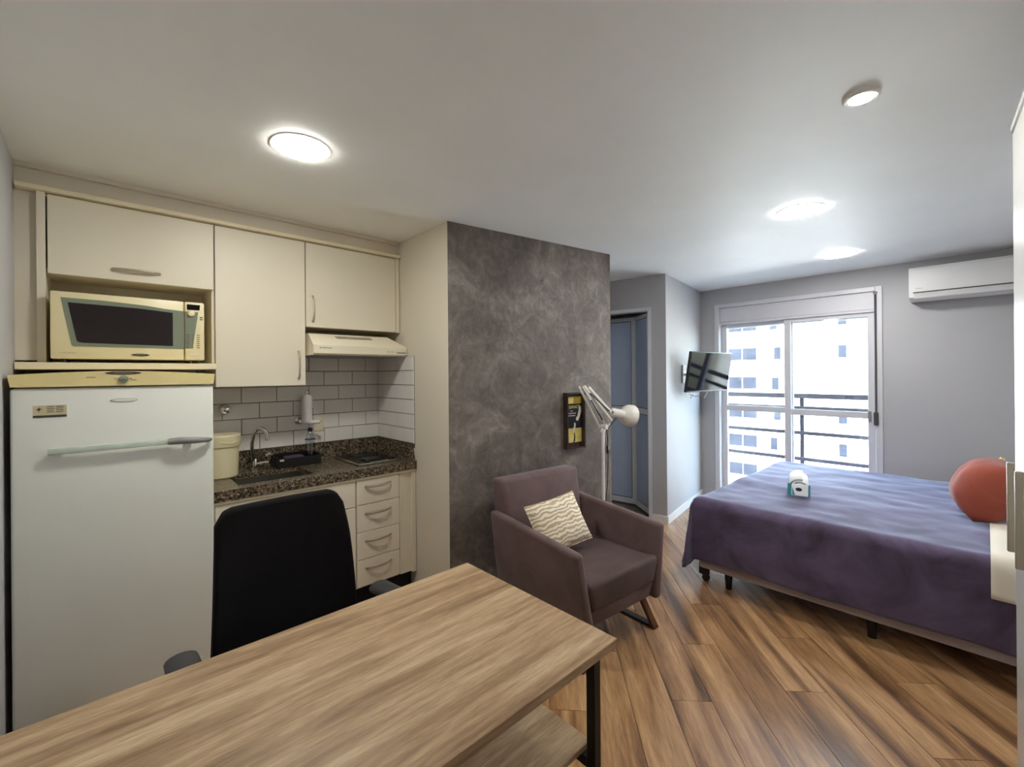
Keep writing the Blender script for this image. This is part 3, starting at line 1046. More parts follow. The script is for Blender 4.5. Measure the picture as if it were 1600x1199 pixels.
# --- granite worktop with undermount sink
CT = .905
wt = thing('worktop', 'speckled brown granite worktop with low upstand and sink cut-out', 'worktop', (1.04, 3.07, .846))
sx0, sx1, sy0, sy1 = .565, .975, 2.862, 3.165
g = G()
for lo, hi in (((.428, BF - .012, CT - .028), (sx0, YB - .004, CT)), ((sx1, BF - .012, CT - .028), (1.100, YB - .004, CT)),
               ((sx0, BF - .012, CT - .028), (sx1, sy0, CT)), ((sx0, sy1, CT - .028), (sx1, YB - .004, CT))):
    g.box(lo, hi)
g.box((.428, BF - .014, .848), (1.100, BF + .012, CT + .001))
obj('slab', g, 'granite', wt, smooth=0)
obj('slab', G().box((1.103, BF - .012, CT - .028), (NX - .002, YB - .004, CT)).box((1.103, BF - .014, .848), (NX - .002, BF + .012, CT + .001)), 'granite', wt, smooth=0)
obj('upstand', G().box((.428, YB - .026, CT + .0005), (NX - .003, YB - .004, 1.018)).hexa([
    (NX - .026, 2.79, CT + .0005), (NX - .003, 2.79, CT + .0005), (NX - .003, YB - .027, CT + .0005), (NX - .026, YB - .027, CT + .0005),
    (NX - .026, 2.82, 1.018), (NX - .003, 2.82, 1.018), (NX - .003, YB - .027, 1.018), (NX - .026, YB - .027, 1.018)]), 'granite', wt, smooth=0)
bz = CT - .17
g = G()
e = .012
g.box((sx0 - e, sy0 - e, bz), (sx1 + e, sy1 + e, bz + .003))
g.box((sx0 - e, sy0 - e, bz), (sx0, sy1 + e, CT - .029)).box((sx1, sy0 - e, bz), (sx1 + e, sy1 + e, CT - .029))
g.box((sx0, sy0 - e, bz), (sx1, sy0, CT - .029)).box((sx0, sy1, bz), (sx1, sy1 + e, CT - .029))
sk = obj('sink_basin', g, 'steel', wt, smooth=0)
obj('drain', G().lathe([(.04, bz + .003), (.036, bz + .008), (.01, bz + .006)], (.77, 3.03, 0), 20), 'chrome', sk)

# --- cooktop
ck = thing('cooktop', 'two burner black glass cooktop with steel rim set in the granite', 'cooktop', (1.43, 3.1, CT + .001))
obj('rim', G().box((1.262, 2.872, CT + .0012), (1.588, 3.300, CT + .011), .004, 2), 'steel', ck)
obj('glass', G().box((1.280, 2.925, CT + .010), (1.570, 3.284, CT + .0155), .002, 1), 'black_gloss', ck)
for yy in (3.02, 3.19):
    obj('burner', G().lathe([(.068, 0), (.068, .004), (.058, .006), (.01, .0055)], (1.41, yy, CT + .0156), 28), 'black_metal', ck)
for xx in (1.345, 1.525):
    obj('knob', G().lathe([(.018, 0), (.017, .014), (.008, .016)], (xx, 2.915, CT + .0115), 16), 'black_plastic', ck)
obj('print', G().box((1.40, 2.890, CT + .0112), (1.47, 2.905, CT + .0118)), 'print_dark', ck, smooth=0)

# --- faucet
fc = thing('faucet', 'chrome gooseneck kitchen faucet with a cross handle behind the sink', 'faucet', (.73, 3.24, CT + .0005))
obj('base', G().lathe([(.026, 0.0005), (.026, .012), (.018, .02), (.018, .06), (.012, .075)], (.73, 3.24, CT), 20), 'chrome', fc)
path = [(.728, 3.238, CT + .05), (.712, 3.225, 1.03), (.709, 3.21, 1.09), (.718, 3.20, 1.145), (.735, 3.185, 1.177), (.755, 3.165, 1.183), (.772, 3.15, 1.168), (.779, 3.145, 1.142), (.781, 3.143, 1.118)]
obj('spout', G().tube(path, .0105, 12), 'chrome', fc)
obj('nozzle', G().tube([(.781, 3.143, 1.132), (.782, 3.142, 1.104)], .014, 14), 'chrome', fc)
g = G().tube([(.73, 3.24, CT + .04), (.775, 3.215, CT + .048), (.805, 3.20, CT + .05)], .011, 10)
g.tube([(.805, 3.20, CT + .04), (.805, 3.195, CT + .092)], .009, 10)
obj('body', g, 'chrome', fc)
g = G()
for a in range(4):
    an = math.pi / 4 + a * math.pi / 2
    g.tube([(.805, 3.195, CT + .096), (.805 + .027 * math.cos(an), 3.195 + .027 * math.sin(an), CT + .099)], [.006, .007], 8)
g.lathe([(.010, CT + .088), (.012, CT + .1), (.006, CT + .112)], (.805, 3.195, 0), 12)
obj('cross_handle', g, 'chrome', fc)

# --- things on and above the counter
t = thing('bucket', 'cream plastic bucket with lid between fridge and faucet', 'bucket', (.535, 3.185, CT))
cx, cy = .535, 3.185
obj('tub', G().lathe([(.086, CT + .0005), (.090, CT + .006), (.097, CT + .19), (.101, CT + .192), (.101, CT + .2)], (cx, cy, 0), 36), 'bucket', t)
obj('lid', G().lathe([(.104, CT + .188), (.106, CT + .192), (.106, CT + .252), (.102, CT + .258), (.088, CT + .256)], (cx, cy, 0), 36), 'bucket', t)
obj('lid_grip', G().tube([(cx + .1065 * math.cos(a), cy + .1065 * math.sin(a), CT + .222 - .012 * math.cos((a + 1.25) * 3)) for a in [-1.7 + i * .09 for i in range(11)]], .003, 6), 'bucket', t)
t = thing('dish_tray', 'black plastic sponge tray behind the sink', 'tray', (.98, 3.25, CT))
g = G().box((.845, 3.170, CT + .0005), (1.125, 3.328, CT + .008))
for lo, hi in (((.845, 3.170, CT + .008), (1.125, 3.178, CT + .060)), ((.845, 3.320, CT + .008), (1.125, 3.328, CT + .078)),
               ((.845, 3.178, CT + .008), (.853, 3.320, CT + .070)), ((1.117, 3.178, CT + .008), (1.125, 3.320, CT + .070))):
    g.box(lo, hi)
obj('basin', g, 'black_plastic', t, smooth=0)
obj('handle_lip', G().box((.86, 3.160, CT + .048), (.885, 3.171, CT + .058)), 'socket', t, smooth=0)
tag(obj('sponge', G().box((.90, 3.182, CT + .0085), (1.02, 3.25, CT + .068), .008, 2), 'purple'), 'purple cleaning sponge lying in the black tray', 'sponge')
t = thing('bottle', 'clear plastic bottle with navy cap standing in the black tray', 'bottle', (1.078, 3.245, CT + .009))
obj('shell', G().lathe([(.030, CT + .009), (.033, CT + .014), (.033, CT + .15), (.030, CT + .18), (.020, CT + .21), (.013, CT + .222)], (1.078, 3.245, 0), 24), 'glass_bottle', t)
obj('liquid', G().lathe([(.028, CT + .012), (.031, CT + .016), (.031, CT + .085)], (1.078, 3.245, 0), 24), 'liquid', t)
obj('label_band', G().lathe([(.0335, CT + .162), (.0335, CT + .168)], (1.078, 3.245, 0), 24, cap=False), 'blue_cap', t)
obj('cap', G().lathe([(.015, CT + .219), (.015, CT + .243), (.012, CT + .246)], (1.078, 3.245, 0), 18), 'blue_cap', t)
t = thing('water_filter', 'white cylindrical water filter on a chrome wall valve', 'water filter', (1.072, YB - .06, 1.19))
obj('canister', G().lathe([(.020, 1.178), (.034, 1.188), (.037, 1.2), (.037, 1.355), (.032, 1.372), (.014, 1.382)], (1.072, 3.285, 0), 28), 'filter_white', t)
obj('ring', G().tube([(1.072 + .012 * math.cos(a), 3.285, 1.398 + .017 * math.sin(a)) for a in [i * math.pi / 6 for i in range(13)]], .0025, 6), 'chrome', t)
obj('spout', G().tube([(1.072, 3.275, 1.190), (1.095, 3.25, 1.188), (1.125, 3.23, 1.190), (1.14, 3.222, 1.192)], [.016, .016, .014, .010], 12), 'filter_white', t)
obj('wall_valve', G().lathe([(.026, -.0), (.026, .008), (.012, .014), (.012, .05)], (1.032, YB - .0115, 1.196), 18, 'Y').tube([(1.032, 3.30, 1.196), (1.06, 3.29, 1.19)], .010, 8), 'chrome', t)
g = G()
for k in range(4):
    g.box((1.098, 3.2545, 1.232 + k * .016), (1.106, 3.2575, 1.236 + k * .016))
obj('print', g, 'print_dark', t, smooth=0)
t = thing('wall_socket', 'ivory wall socket on the tiles right of the water filter', 'socket', (1.172, YB - .012, 1.155))
obj('plate', G().box((1.135, YB - .020, 1.112), (1.209, YB - .0113, 1.212), .004, 2), 'socket', t)
for dx, dz in ((-.012, .006), (.012, .006), (0, -.008)):
    obj('hole', G().lathe([(.004, 0), (.004, .001)], (1.172 + dx, YB - .0200, 1.175 + dz), 10, 'Y'), 'print_dark', t)
t = thing('wall_valve', 'chrome round shut-off valve on the tiles above the bucket', 'valve', (.581, YB - .012, 1.303))
obj('flange', G().lathe([(.034, 0), (.034, .006), (.022, .014)], (.581, YB - .0113, 1.303), 24, 'Y'), 'chrome', t)
obj('knob', G().lathe([(.016, .012), (.027, .022), (.030, .036), (.026, .052), (.012, .060)], (.581, YB - .0113, 1.303), 24, 'Y'), 'chrome', t)

# ------------------------------------------------------------------ desk
dk = thing('desk', 'light oak desk with black metal frame and lower shelf in the foreground', 'desk', (.41, 1.09, 0))
dx0, dx1, dy0, dy1 = -.262, 1.092, .732, 1.448
obj('desktop', G().box((dx0, dy0, .724), (dx1, dy1, .750), .0015, 1), 'desk_wood', dk)
for xx in (dx0 + .035, dx1 - .065):
    for yy in (dy0 + .035, dy1 - .065):
        obj('leg', G().box((xx, yy, .003), (xx + .03, yy + .03, .7235), .002, 1), 'black_metal', dk)
        obj('foot', G().lathe([(.016, 0), (.016, .004)], (xx + .015, yy + .015, 0), 10), 'black_plastic', dk)
for xx in (dx0 + .035, dx1 - .065):
    obj('crossbar', G().box((xx, dy0 + .065, .694), (xx + .03, dy1 - .065, .7235), .002, 1), 'black_metal', dk)
    obj('crossbar', G().box((xx, dy0 + .065, .372), (xx + .03, dy1 - .065, .400), .002, 1), 'black_metal', dk)
obj('bracket', G().box((dx1 - .085, dy0 + .05, .712), (dx1 - .03, dy0 + .075, .7235)), 'black_metal', dk, smooth=0)
obj('shelf', G().box((dx0 + .05, dy0 + .082, .402), (dx1 - .022, dy1 - .075, .420), .0015, 1), 'desk_wood', dk)

# ------------------------------------------------------------------ office chair (seat pushed under the desk)
oc_ = thing('office_chair', 'black fabric office chair pushed in behind the desk', 'chair', (.502, 1.56, 0), math.radians(2.0))
def ring_slab(rows, bevseg=3):
    pass


n = 10
vs, fs = [], []
rows = []
for j in range(n + 1):
    z = .50 + (1.065 - .50) * j / n
    w = .246 - .028 * (j / n) ** 1.2
    y = .14 + .05 * ((j / n) - .35) ** 2 * 2 + .03 * j / n
    rows.append((z, w, y))
g = G()
m = 16
for j, (z, w, y) in enumerate(rows):
    tj = j / n
    # round the top corners
    for i in range(m + 1):
        u = 2 * i / m - 1
        zz = z
        if tj > .72:
            drop = max(0, abs(u) - .80) / .20
            zz = z - (tj - .72) / .28 * .055 * drop ** 2
        vs.append((u * w, y + .022 * u * u * -1.0, zz))
k = len(vs)
vs2 = [(p[0], p[1] + .045, p[2]) for p in vs]
g.raw(vs + vs2, [])
for j in range(n):
    for i in range(m):
        a = j * (m + 1) + i
        g.f.append([a, a + 1, a + m + 2, a + m + 1])
        g.f.append([k + a, k + a + m + 1, k + a + m + 2, k + a + 1])
for j in range(n):
    for i, s in ((0, 1), (m, 0)):
        a = j * (m + 1) + i
        b = a + m + 1
        g.f.append([a, b, b + k, a + k] if s else [b, a, a + k, b + k])
for i in range(m):
    g.f.append([i + 1, i, i + k, i + 1 + k])
    a = n * (m + 1) + i
    g.f.append([a, a + 1, a + 1 + k, a + k])
ob = obj('backrest', g, 'black_fabric', oc_, local=True, smooth=60)
bv = ob.modifiers.new('round', 'BEVEL')
bv.width = .012
bv.segments = 3
bv.limit_method = 'ANGLE'
obj('back_support', G().tube([(0, .20, .46), (0, .245, .56), (0, .225, .80)], [.028, .03, .022], 10), 'black_plastic', oc_, local=True)
obj('seat', G().box((-.245, -.36, .43), (.245, .16, .505), .03, 3), 'black_fabric', oc_, local=True)
for s in (-1, 1):
    pad = G().tube([(s * .333, -.30, .652), (s * .332, -.26, .664), (s * .328, -.02, .668), (s * .324, .115, .662), (s * .322, .145, .650)], [.020, .042, .045, .043, .022], 14, flat=.5)
    obj('armrest', pad, 'arm_pad', oc_, local=True, smooth=50)
    obj('arm_support', G().tube([(s * .335, -.05, .64), (s * .335, -.05, .45), (s * .20, -.05, .425)], .016, 8), 'black_plastic', oc_, local=True)
obj('gas_lift', G().tube([(0, -.1, .10), (0, -.1, .30)], .028, 12).tube([(0, -.1, .30), (0, -.1, .43)], .018, 12), 'black_metal', oc_, local=True)
for a in range(5):
    an = a * 2 * math.pi / 5 + .3
    c0, s0 = math.cos(an), math.sin(an)
    ob = obj('base_arm', G().tube([(0, -.1, .12), (c0 * .27, -.1 + s0 * .27, .085)], [.03, .018], 8), 'black_plastic', oc_, local=True)
    obj('caster', G().lathe([(.026, -.02), (.028, 0), (.026, .02)], (c0 * .27, -.1 + s0 * .27, .0285), 14, 'X').tube([(c0 * .27, -.1 + s0 * .27, .04), (c0 * .27, -.1 + s0 * .27, .085)], .008, 6), 'black_plastic', ob, local=True)

# ------------------------------------------------------------------ armchair
ac = thing('armchair', 'taupe velvet armchair with flared arms in front of the cement wall', 'armchair', (2.125, 1.735, 0), math.radians(-4.5))
for s in (-1, 1):
    xo_t, xi_t, xo_b, xi_b = .394 * s, .330 * s, .322 * s, .262 * s
    p = [(xo_b, -.405, .195), (xi_b, -.405, .195), (xi_b, .36, .195), (xo_b, .36, .195),
         (xo_t, -.385, .615), (xi_t, -.385, .615), (xi_t, .34, .672), (xo_t, .34, .672)]
    if s > 0:
        p = [p[1], p[0], p[3], p[2], p[5], p[4], p[7], p[6]]
    obj('armrest', G().hexa(p, .022, 3), 'taupe', ac, local=True, smooth=50)
obj('seat_frame', G().hexa([(-.27, -.355, .195), (.27, -.355, .195), (.27, .33, .195), (-.27, .33, .195),
                            (-.28, -.372, .290), (.28, -.372, .290), (.28, .33, .290), (-.28, .33, .290)], .012, 2), 'taupe', ac, local=True, smooth=50)
obj('seat_cushion', G().hexa([(-.262, -.392, .288), (.262, -.392, .288), (.262, .20, .288), (-.262, .20, .288),
                              (-.308, -.400, .445), (.308, -.400, .445), (.308, .18, .430), (-.308, .18, .430)], .028, 4), 'taupe_seat', ac, local=True, smooth=60)
obj('backrest', G().hexa([(-.300, .160, .30), (.300, .160, .30), (.300, .350, .24), (-.300, .350, .24),
                          (-.338, .275, .865), (.338, .275, .865), (.338, .405, .855), (-.338, .405, .855)], .030, 4), 'taupe', ac, local=True, smooth=60)
for s in (-1, 1):
    x = .29 * s
    g = G().hexa([(x + .02 * s - .022, -.375, .001), (x + .02 * s + .022, -.375, .001), (x + .02 * s + .022, -.350, .001), (x + .02 * s - .022, -.350, .001),
                  (x - .022, -.27, .200), (x + .022, -.27, .200), (x + .022, -.245, .200), (x - .022, -.245, .200)], .002, 1)
    lg = obj('front_leg', g, 'walnut', ac, local=True)
    g = G().hexa([(x + .02 * s - .022, .335, .001), (x + .02 * s + .022, .335, .001), (x + .02 * s + .022, .360, .001), (x + .02 * s - .022, .360, .001),
                  (x - .022, .245, .200), (x + .022, .245, .200), (x + .022, .27, .200), (x - .022, .27, .200)], .002, 1)
    obj('rear_leg', g, 'walnut', ac, local=True)
    obj('runner', G().box((x + .02 * s - .022, -.352, .001), (x + .02 * s + .022, .337, .016), .002, 1), 'black_metal', ac, local=True)

# zebra cushion on the armchair
cm = frame_axes((2.015, 1.755, .618), (1.0, -.04, .05), (-.12, .50, .86))
cu = thing('throw_cushion', 'small beige and white zebra patterned cushion on the armchair', 'cushion', mat4=cm)
obj('cover', pillow_geo(.42, .30, .12, 18, .05, .008), 'zebra', cu, local=True, smooth=80)
g = G()
path = []
for k in range(41):
    a = 2 * math.pi * k / 40
    u, v = math.cos(a), math.sin(a)
    q = max(abs(u), abs(v))
    u, v = u / q, v / q
    path.append((u * .21 * (1 - .05 * (1 - v * v)), v * .15 * (1 - .05 * (1 - u * u)), 0))
obj('piping', g.tube(path, .004, 6), 'zebra', cu, local=True)

# ------------------------------------------------------------------ shadow box on the cement wall
cdv = (CON1 - CON0).normalized()
def con_pt(t, off):
    p = CON0 + cdv * t - cn * off
    return (p.x, p.y)


fm = frame_axes((*con_pt(1.064, .0), 1.152), (cdv.x, cdv.y, 0), (0, 0, 1))
fb = thing('framed_poster', 'narrow dark wooden shadow box with yellow dance poster on the cement wall', 'picture', mat4=fm)
W2, H2, D2 = .094, .216, .050
g = G().box((-W2, -H2, .001), (W2, H2, .006))
for lo, hi in (((-W2, -H2, .006), (-W2 + .010, H2, D2)), ((W2 - .010, -H2, .006), (W2, H2, D2)), ((-W2 + .01, H2 - .010, .006), (W2 - .01, H2, D2)), ((-W2 + .01, -H2, .006), (W2 - .01, -H2 + .010, D2))):
    g.box(lo, hi)
obj('box_frame', g, 'frame_wood', fb, local=True, smooth=0)
pz = .014
ps = obj('print', G().box((-W2 + .012, -H2 + .045, .006), (W2 - .012, H2 - .03, pz)), 'poster_navy', fb, local=True, smooth=0)
obj('print_band', G().box((-W2 + .012, H2 - .085, pz), (W2 - .012, H2 - .03, pz + .001)), 'poster_yellow', ps, local=True, smooth=0)
obj('print_band', G().box((0.0, H2 - .083, pz + .001), (W2 - .014, H2 - .036, pz + .0015)), 'poster_gold', ps, local=True, smooth=0)
obj('print_sheet', G().box((-W2 + .012, -H2 + .045, pz), (W2 - .012, -H2 + .155, pz + .001)), 'poster_yellow', ps, local=True, smooth=0)
obj('lettering', text_geo('DANCE', .034).xf(Matrix.Translation((.008, H2 - .113, pz + .0022))), 'poster_yellow', ps, local=True, smooth=0)
g = G()
for k, (a, b, z) in enumerate(((-.03, .0, .070), (-.07, .03, .052), (-.065, .028, .034))):
    for i in range(int((b - a) / .012)):
        g.box((a + i * .012, z, pz), (a + i * .012 + .008, z + .006, pz + .0008))
obj('small_lettering', g, 'poster_cream', ps, local=True, smooth=0)
g = G().raw([(x, y, pz + .0012) for x, y in ((.058, .105), (.078, .112), (.082, .07), (.066, .03), (.045, -.005), (.025, -.002), (.024, .018), (.040, .035), (.050, .07))], [list(range(9))])
g.raw([(x, y, pz + .0012) for x, y in ((.002, -.02), (.016, -.018), (.022, -.035), (.012, -.075), (.004, -.09), (-.012, -.086), (-.008, -.066), (.002, -.045))], [list(range(8))])
obj('dancer_limbs', g, 'poster_cream', ps, local=True, smooth=0)
g = G().raw([(x, y, pz + .0018) for x, y in ((.0, -.098), (.008, -.098), (.016, -.135), (.012, -.15), (.018, -.162), (.010, -.158), (.0, -.175), (-.008, -.172), (-.002, -.15), (.002, -.13))], [list(range(10))])
obj('dancer_silhouette', g, 'poster_navy', ps, local=True, smooth=0)

# ------------------------------------------------------------------ articulated floor lamp
lp = thing('floor_lamp', 'white articulated floor lamp beside the armchair', 'lamp', (2.86, 2.035, 0))
px, py = 2.86, 2.035
obj('base', G().lathe([(.115, .001), (.118, .010), (.110, .022), (.020, .030)], (px, py, 0), 32), 'lamp_white', lp)
obj('pole', G().tube([(px, py, .025), (px, py, 1.075)], .0135, 14), 'lamp_white', lp)
J = Vector((px + .03, py, 1.10))
E = Vector((px - .27, py - .01, 1.42))
K = Vector((px + .065, py - .035, 1.178))
def bar(a, b, w, dy):
    a, b = Vector(a), Vector(b)
    d = (b - a).normalized()
    u = Vector((-d.z, 0, d.x)) * w / 2
    o = Vector((0, dy, 0))
    h = Vector((0, .004, 0))
    return [a - u - h + o, a - u + h + o, a + u + h + o, a + u - h + o, b - u - h + o, b - u + h + o, b + u + h + o, b + u - h + o]


obj('lower_arm', G().hexa(bar(J + Vector((-.035, 0, -.01)), E + Vector((-.006, 0, 0)), .020, .022)).hexa(bar(J + Vector((.005, 0, .02)), E + Vector((.02, 0, .0)), .018, .006)), 'lamp_white', lp, smooth=0)
obj('upper_arm', G().hexa(bar(K + Vector((-.02, 0, -.03)), E + Vector((.004, 0, .004)), .020, -.02)).hexa(bar(K + Vector((.01, 0, .0)), E + Vector((.045, 0, -.005)), .018, -.03)), 'lamp_white', lp, smooth=0)
obj('spring', G().tube([J + Vector((-.05, -.012, .055)), J + Vector((-.19, -.012, .215))], .005, 8).tube([K + Vector((-.09, -.045, .05)), E + Vector((.06, -.03, -.05))], .005, 8), 'black_metal', lp)
obj('joint', G().tube([J + Vector((-.02, -.03, 0)), J + Vector((-.02, .03, 0))], .020, 12).tube([J + Vector((.03, -.02, .01)), J + Vector((.03, .02, .01))], .017, 12).hexa(bar((px - .012, py, 1.05), J + Vector((.0, 0, .0)), .045, 0)), 'lamp_white', lp)
g = G()
ax = Vector((.93, -.30, -.18)).normalized()
hm = Matrix.Translation((px + .040, py - .050, 1.212)) @ ax.to_track_quat('Z', 'Y').to_matrix().to_4x4()
g.lathe([(.022, -.012), (.034, -.004), (.037, .02), (.037, .095), (.045, .112), (.072, .135), (.085, .165), (.088, .205), (.085, .207), (.082, .168), (.068, .140), (.03, .12)], (0, 0, 0), 30, cap=False)
g.raw([(0.022 * math.cos(a), 0.022 * math.sin(a), -.012) for a in [i * math.pi / 8 for i in range(16)]], [list(range(16))])
hd = obj('lamp_shade', g.xf(hm), 'lamp_white', lp, smooth=40)
obj('bulb', G().lathe([(.012, .115), (.02, .13), (.028, .155), (.022, .178), (.006, .188)], (0, 0, 0), 16).xf(hm), 'filter_white', hd)
obj('neck', G().tube([K, Vector((px + .075, py - .050, 1.200))], .012, 10), 'lamp_white', lp)
obj('switch', G().box((px + .022, py - .030, .890), (px + .046, py - .012, .955), .006, 2), 'black_plastic', lp)
cord = [(px + .02, py - .02, 1.09), (px + .034, py - .022, 1.0), (px + .034, py - .022, .92), (px + .036, py - .022, .82), (px + .024, py - .022, .66), (px + .004, py - .022, .54), (px - .01, py - .022, .42), (px + .03, py - .02, .22), (px + .06, py + .03, .03), (px + .12, py + .03, .004)]
obj('cord', G().tube(cord, .0035, 6), 'black_plastic', lp)
obj('cord', G().tube([K + Vector((-.035, -.035, .02)), K + Vector((-.05, -.045, .045)), K + Vector((-.01, -.05, .03)), K + Vector((.01, -.045, .0)), J + Vector((0, -.03, -.01))], .0035, 6), 'black_plastic', lp)

# white cloth hanging beyond the end of the cement wall
vs, fs = [], []
nn, mm = 12, 6
for j in range(nn + 1):
    for i in range(mm + 1):
        u, v = i / mm, j / nn
        wid = .03 + .10 * min(1, v * 2.2) - .07 * max(0, v - .75) * 4
        vs.append((3.205 + wid * (u - .3) * .6 + .012 * math.sin(u * 9), 2.235 + wid * (u - .5) * .7, 1.10 - .33 * v + .02 * math.sin(u * 3)))
for j in range(nn):
    for i in range(mm):
        a = j * (mm + 1) + i
        fs.append((a, a + 1, a + mm + 2, a + mm + 1))
ob = tag(obj('hanging_cloth', G().raw(vs, fs), 'pillow', smooth=80), 'white cloth hanging behind the end of the cement wall', 'cloth')
sm = ob.modifiers.new('thick', 'SOLIDIFY')
sm.thickness = .006
tag(obj('wall_hook', G().tube([(3.125, 2.235, 1.108), (3.205, 2.235, 1.102), (3.215, 2.235, 1.118)], .006, 8), 'chrome'), 'small hook holding the white cloth at the cement wall end', 'hook')

# ------------------------------------------------------------------ television
tvm = (Matrix.Translation((4.835, 2.045, 1.522)) @ Matrix.Rotation(math.radians(-8.0), 4, 'Z') @ Matrix.Rotation(math.radians(9), 4, 'X'))
tv = thing('television', 'flat black television tilted down on a wall bracket', 'television', mat4=tvm)
TW, THh = .395, .215
obj('casing', G().box((-TW, -.012, -THh), (TW, .018, THh), .006, 2).box((-.24, .016, -.15), (.24, .045, .12), .012, 2), 'black_plastic', tv, local=True)
obj('screen', G().box((-TW + .010, -.0135, -THh + .016), (TW - .010, -.0115, THh - .010)), 'tv_screen', tv, local=True, smooth=0)
wl = Vector((4.70, 2.183 + (4.70 - 4.15) * .1673))
arm = [tvm.inverted() @ Vector(p) for p in ((wl.x, wl.y - .004, 1.49), (wl.x + .05, wl.y - .09, 1.49))] + [Vector((0, .045, -.01))]
obj('bracket_arm', G().tube(arm, .016, 8), 'lamp_white', tv, local=True)
obj('wall_plate', G().box((wl.x - .05, wl.y - .022, 1.40), (wl.x + .03, wl.y - .008, 1.60), .004, 1), 'lamp_white', tv)
for k in range(3):
    q = [tvm @ Vector((-.22 + .17 * k, .03, -.15)), Vector((4.60 + .14 * k, 2.12, 1.275 - .02 * k)), Vector((4.66 + .1 * k, 2.17, 1.235 + .02 * k)), Vector((4.72 - .06 * k, 2.20, 1.29)), Vector((4.70, 2.235, 1.42))]
    obj('cable', G().tube(q, .003, 6), 'filter_white' if k != 1 else 'rod', tv)

# ------------------------------------------------------------------ air conditioner
acn = thing('air_conditioner', 'white split air conditioner high on the wall beside the balcony door', 'air conditioner', (XW - .1, .06, 2.13))
prof = [(XW - .002, 2.135), (XW - .13, 2.135), (XW - .185, 2.160), (XW - .205, 2.215), (XW - .205, 2.395), (XW - .190, 2.418), (XW - .002, 2.424)]
g = G()
n = len(prof)
g.raw([(x, .458, z) for x, z in prof] + [(x, -.352, z) for x, z in prof], [list(range(n))[::-1], [n + i for i in range(n)]] + [(i, (i + 1) % n, (i + 1) % n + n, i + n) for i in range(n)])
obj('body', g, 'ac', acn, smooth=25)
obj('louver', G().hexa([(XW - .19, -.33, 2.150), (XW - .11, -.33, 2.131), (XW - .11, .425, 2.131), (XW - .19, .425, 2.150),
                        (XW - .212, -.33, 2.192), (XW - .15, -.33, 2.160), (XW - .15, .425, 2.160), (XW - .212, .425, 2.192)]), 'ac', acn, smooth=0)
obj('louver_gap', G().box((XW - .2075, -.335, 2.196), (XW - .18, .430, 2.203)), 'print_dark', acn, smooth=0)
g = G()
for k in range(5):
    g.box((XW - .2062, .405 - k * .009, 2.232), (XW - .2045, .411 - k * .009, 2.236))
obj('print', g, 'grey_plastic', acn, smooth=0)

# ------------------------------------------------------------------ bed
bx0, bx1, by0, by1 = 3.175, 5.06, -.52, 1.455
bed = thing('bed', 'wide bed with grey upholstered base on short black legs', 'bed', ((bx0 + bx1) / 2, .47, 0))
obj('base', G().box((bx0 - .012, by0, .108), (bx1 - .02, by1 - .03, .345), .012, 2), 'bed_base', bed)
obj('mattress', G().box((bx0 + .015, by0, .346), (bx1 - .015, by1 - .015, .585), .045, 4), 'mattress', bed, smooth=60)
for xx in (3.19, 5.0):
    for yy in (1.235, .45, -.36):
        obj('leg', G().lathe([(.020, 0.001), (.027, .109)], (xx + (.02 if xx < 4 else -.02), yy, 0), 14), 'black_plastic', bed)
g = G().lathe([(.024, -.014), (.026, 0), (.024, .014)], (3.215, 1.395, .0265), 16, 'X').box((3.20, 1.375, .05), (3.23, 1.44, .126))
g.tube([(3.215, 1.395, .028), (3.215, 1.42, .055)], .012, 8)
obj('caster', g, 'black_plastic', bed)

# blanket
R_ = .05
TOP = .600


def fold(s, r):
    """arc length past the edge -> (outward, down)"""
    if s <= 0:
        return s, 0.0
    if s < r * math.pi / 2:
        return r * math.sin(s / r), r - r * math.cos(s / r)
    return r, r + s - r * math.pi / 2


def drape(x0, x1, y0, y1, dx0, dx1, dy1, top, nu, nv, wr=1.0, hem=None, r=R_):
    """cloth over the bed: drops dx0 at x0, dx1 at x1 and dy1 at y1 (foot)"""
    vs, fs = [], []
    us = [x0 + r - dx0 + (x1 - x0 - 2 * r + dx0 + dx1) * i / nu for i in range(nu + 1)]
    ws = [y0 + (y1 - r + dy1 - y0) * j / nv for j in range(nv + 1)]
    for w in ws:
        for u in us:
            sx, sgn = (0, 0)
            if u < x0 + r:
                sx, sgn = x0 + r - u, -1
            elif u > x1 - r:
                sx, sgn = u - (x1 - r), 1
            sy = max(0.0, w - (y1 - r))
            ox, zx = fold(sx, r)
            oy, zy = fold(sy, r)
            bx = (x0 + r if sgn < 0 else x1 - r) if sgn else u
            byv = y1 - r if sy > 0 else w
            z = top - max(zx, zy)
            x = bx + sgn * ox
            y = byv + oy
            if sx > 0 and sy > 0:
                k = min(zx, zy)
                x += sgn * .16 * k
                y += .05 * k
                z -= .10 * k
            dn_ = max(zx, zy)
            nz = noise.noise((u * 2.3, w * 2.3, 1.7)) * .5 + noise.noise((u * 6, w * 4.5, 4.1)) * .34 + noise.noise((u * 11, w * 10, 2.4)) * .12
            if dn_ < .02:
                z += .026 * nz * wr
            else:
                f = min(1, dn_ / .3)
                if zx >= zy:
                    x += sgn * (.020 * f * noise.noise((w * 5.0, dn_ * .8, 2.0)) + .03 * f * .3 + .010 * f) * wr
                else:
                    y += (.020 * f * noise.noise((u * 5.0, dn_ * .8, 7.0)) + .01 * f) * wr
                if hem:
                    z += hem(u, w) * f
            vs.append((x, y, z))
    for j in range(nv):
        for i in range(nu):
            a = j * (nu + 1) + i
            fs.append((a, a + 1, a + nu + 2, a + nu + 1))
    return G().raw(vs, fs)


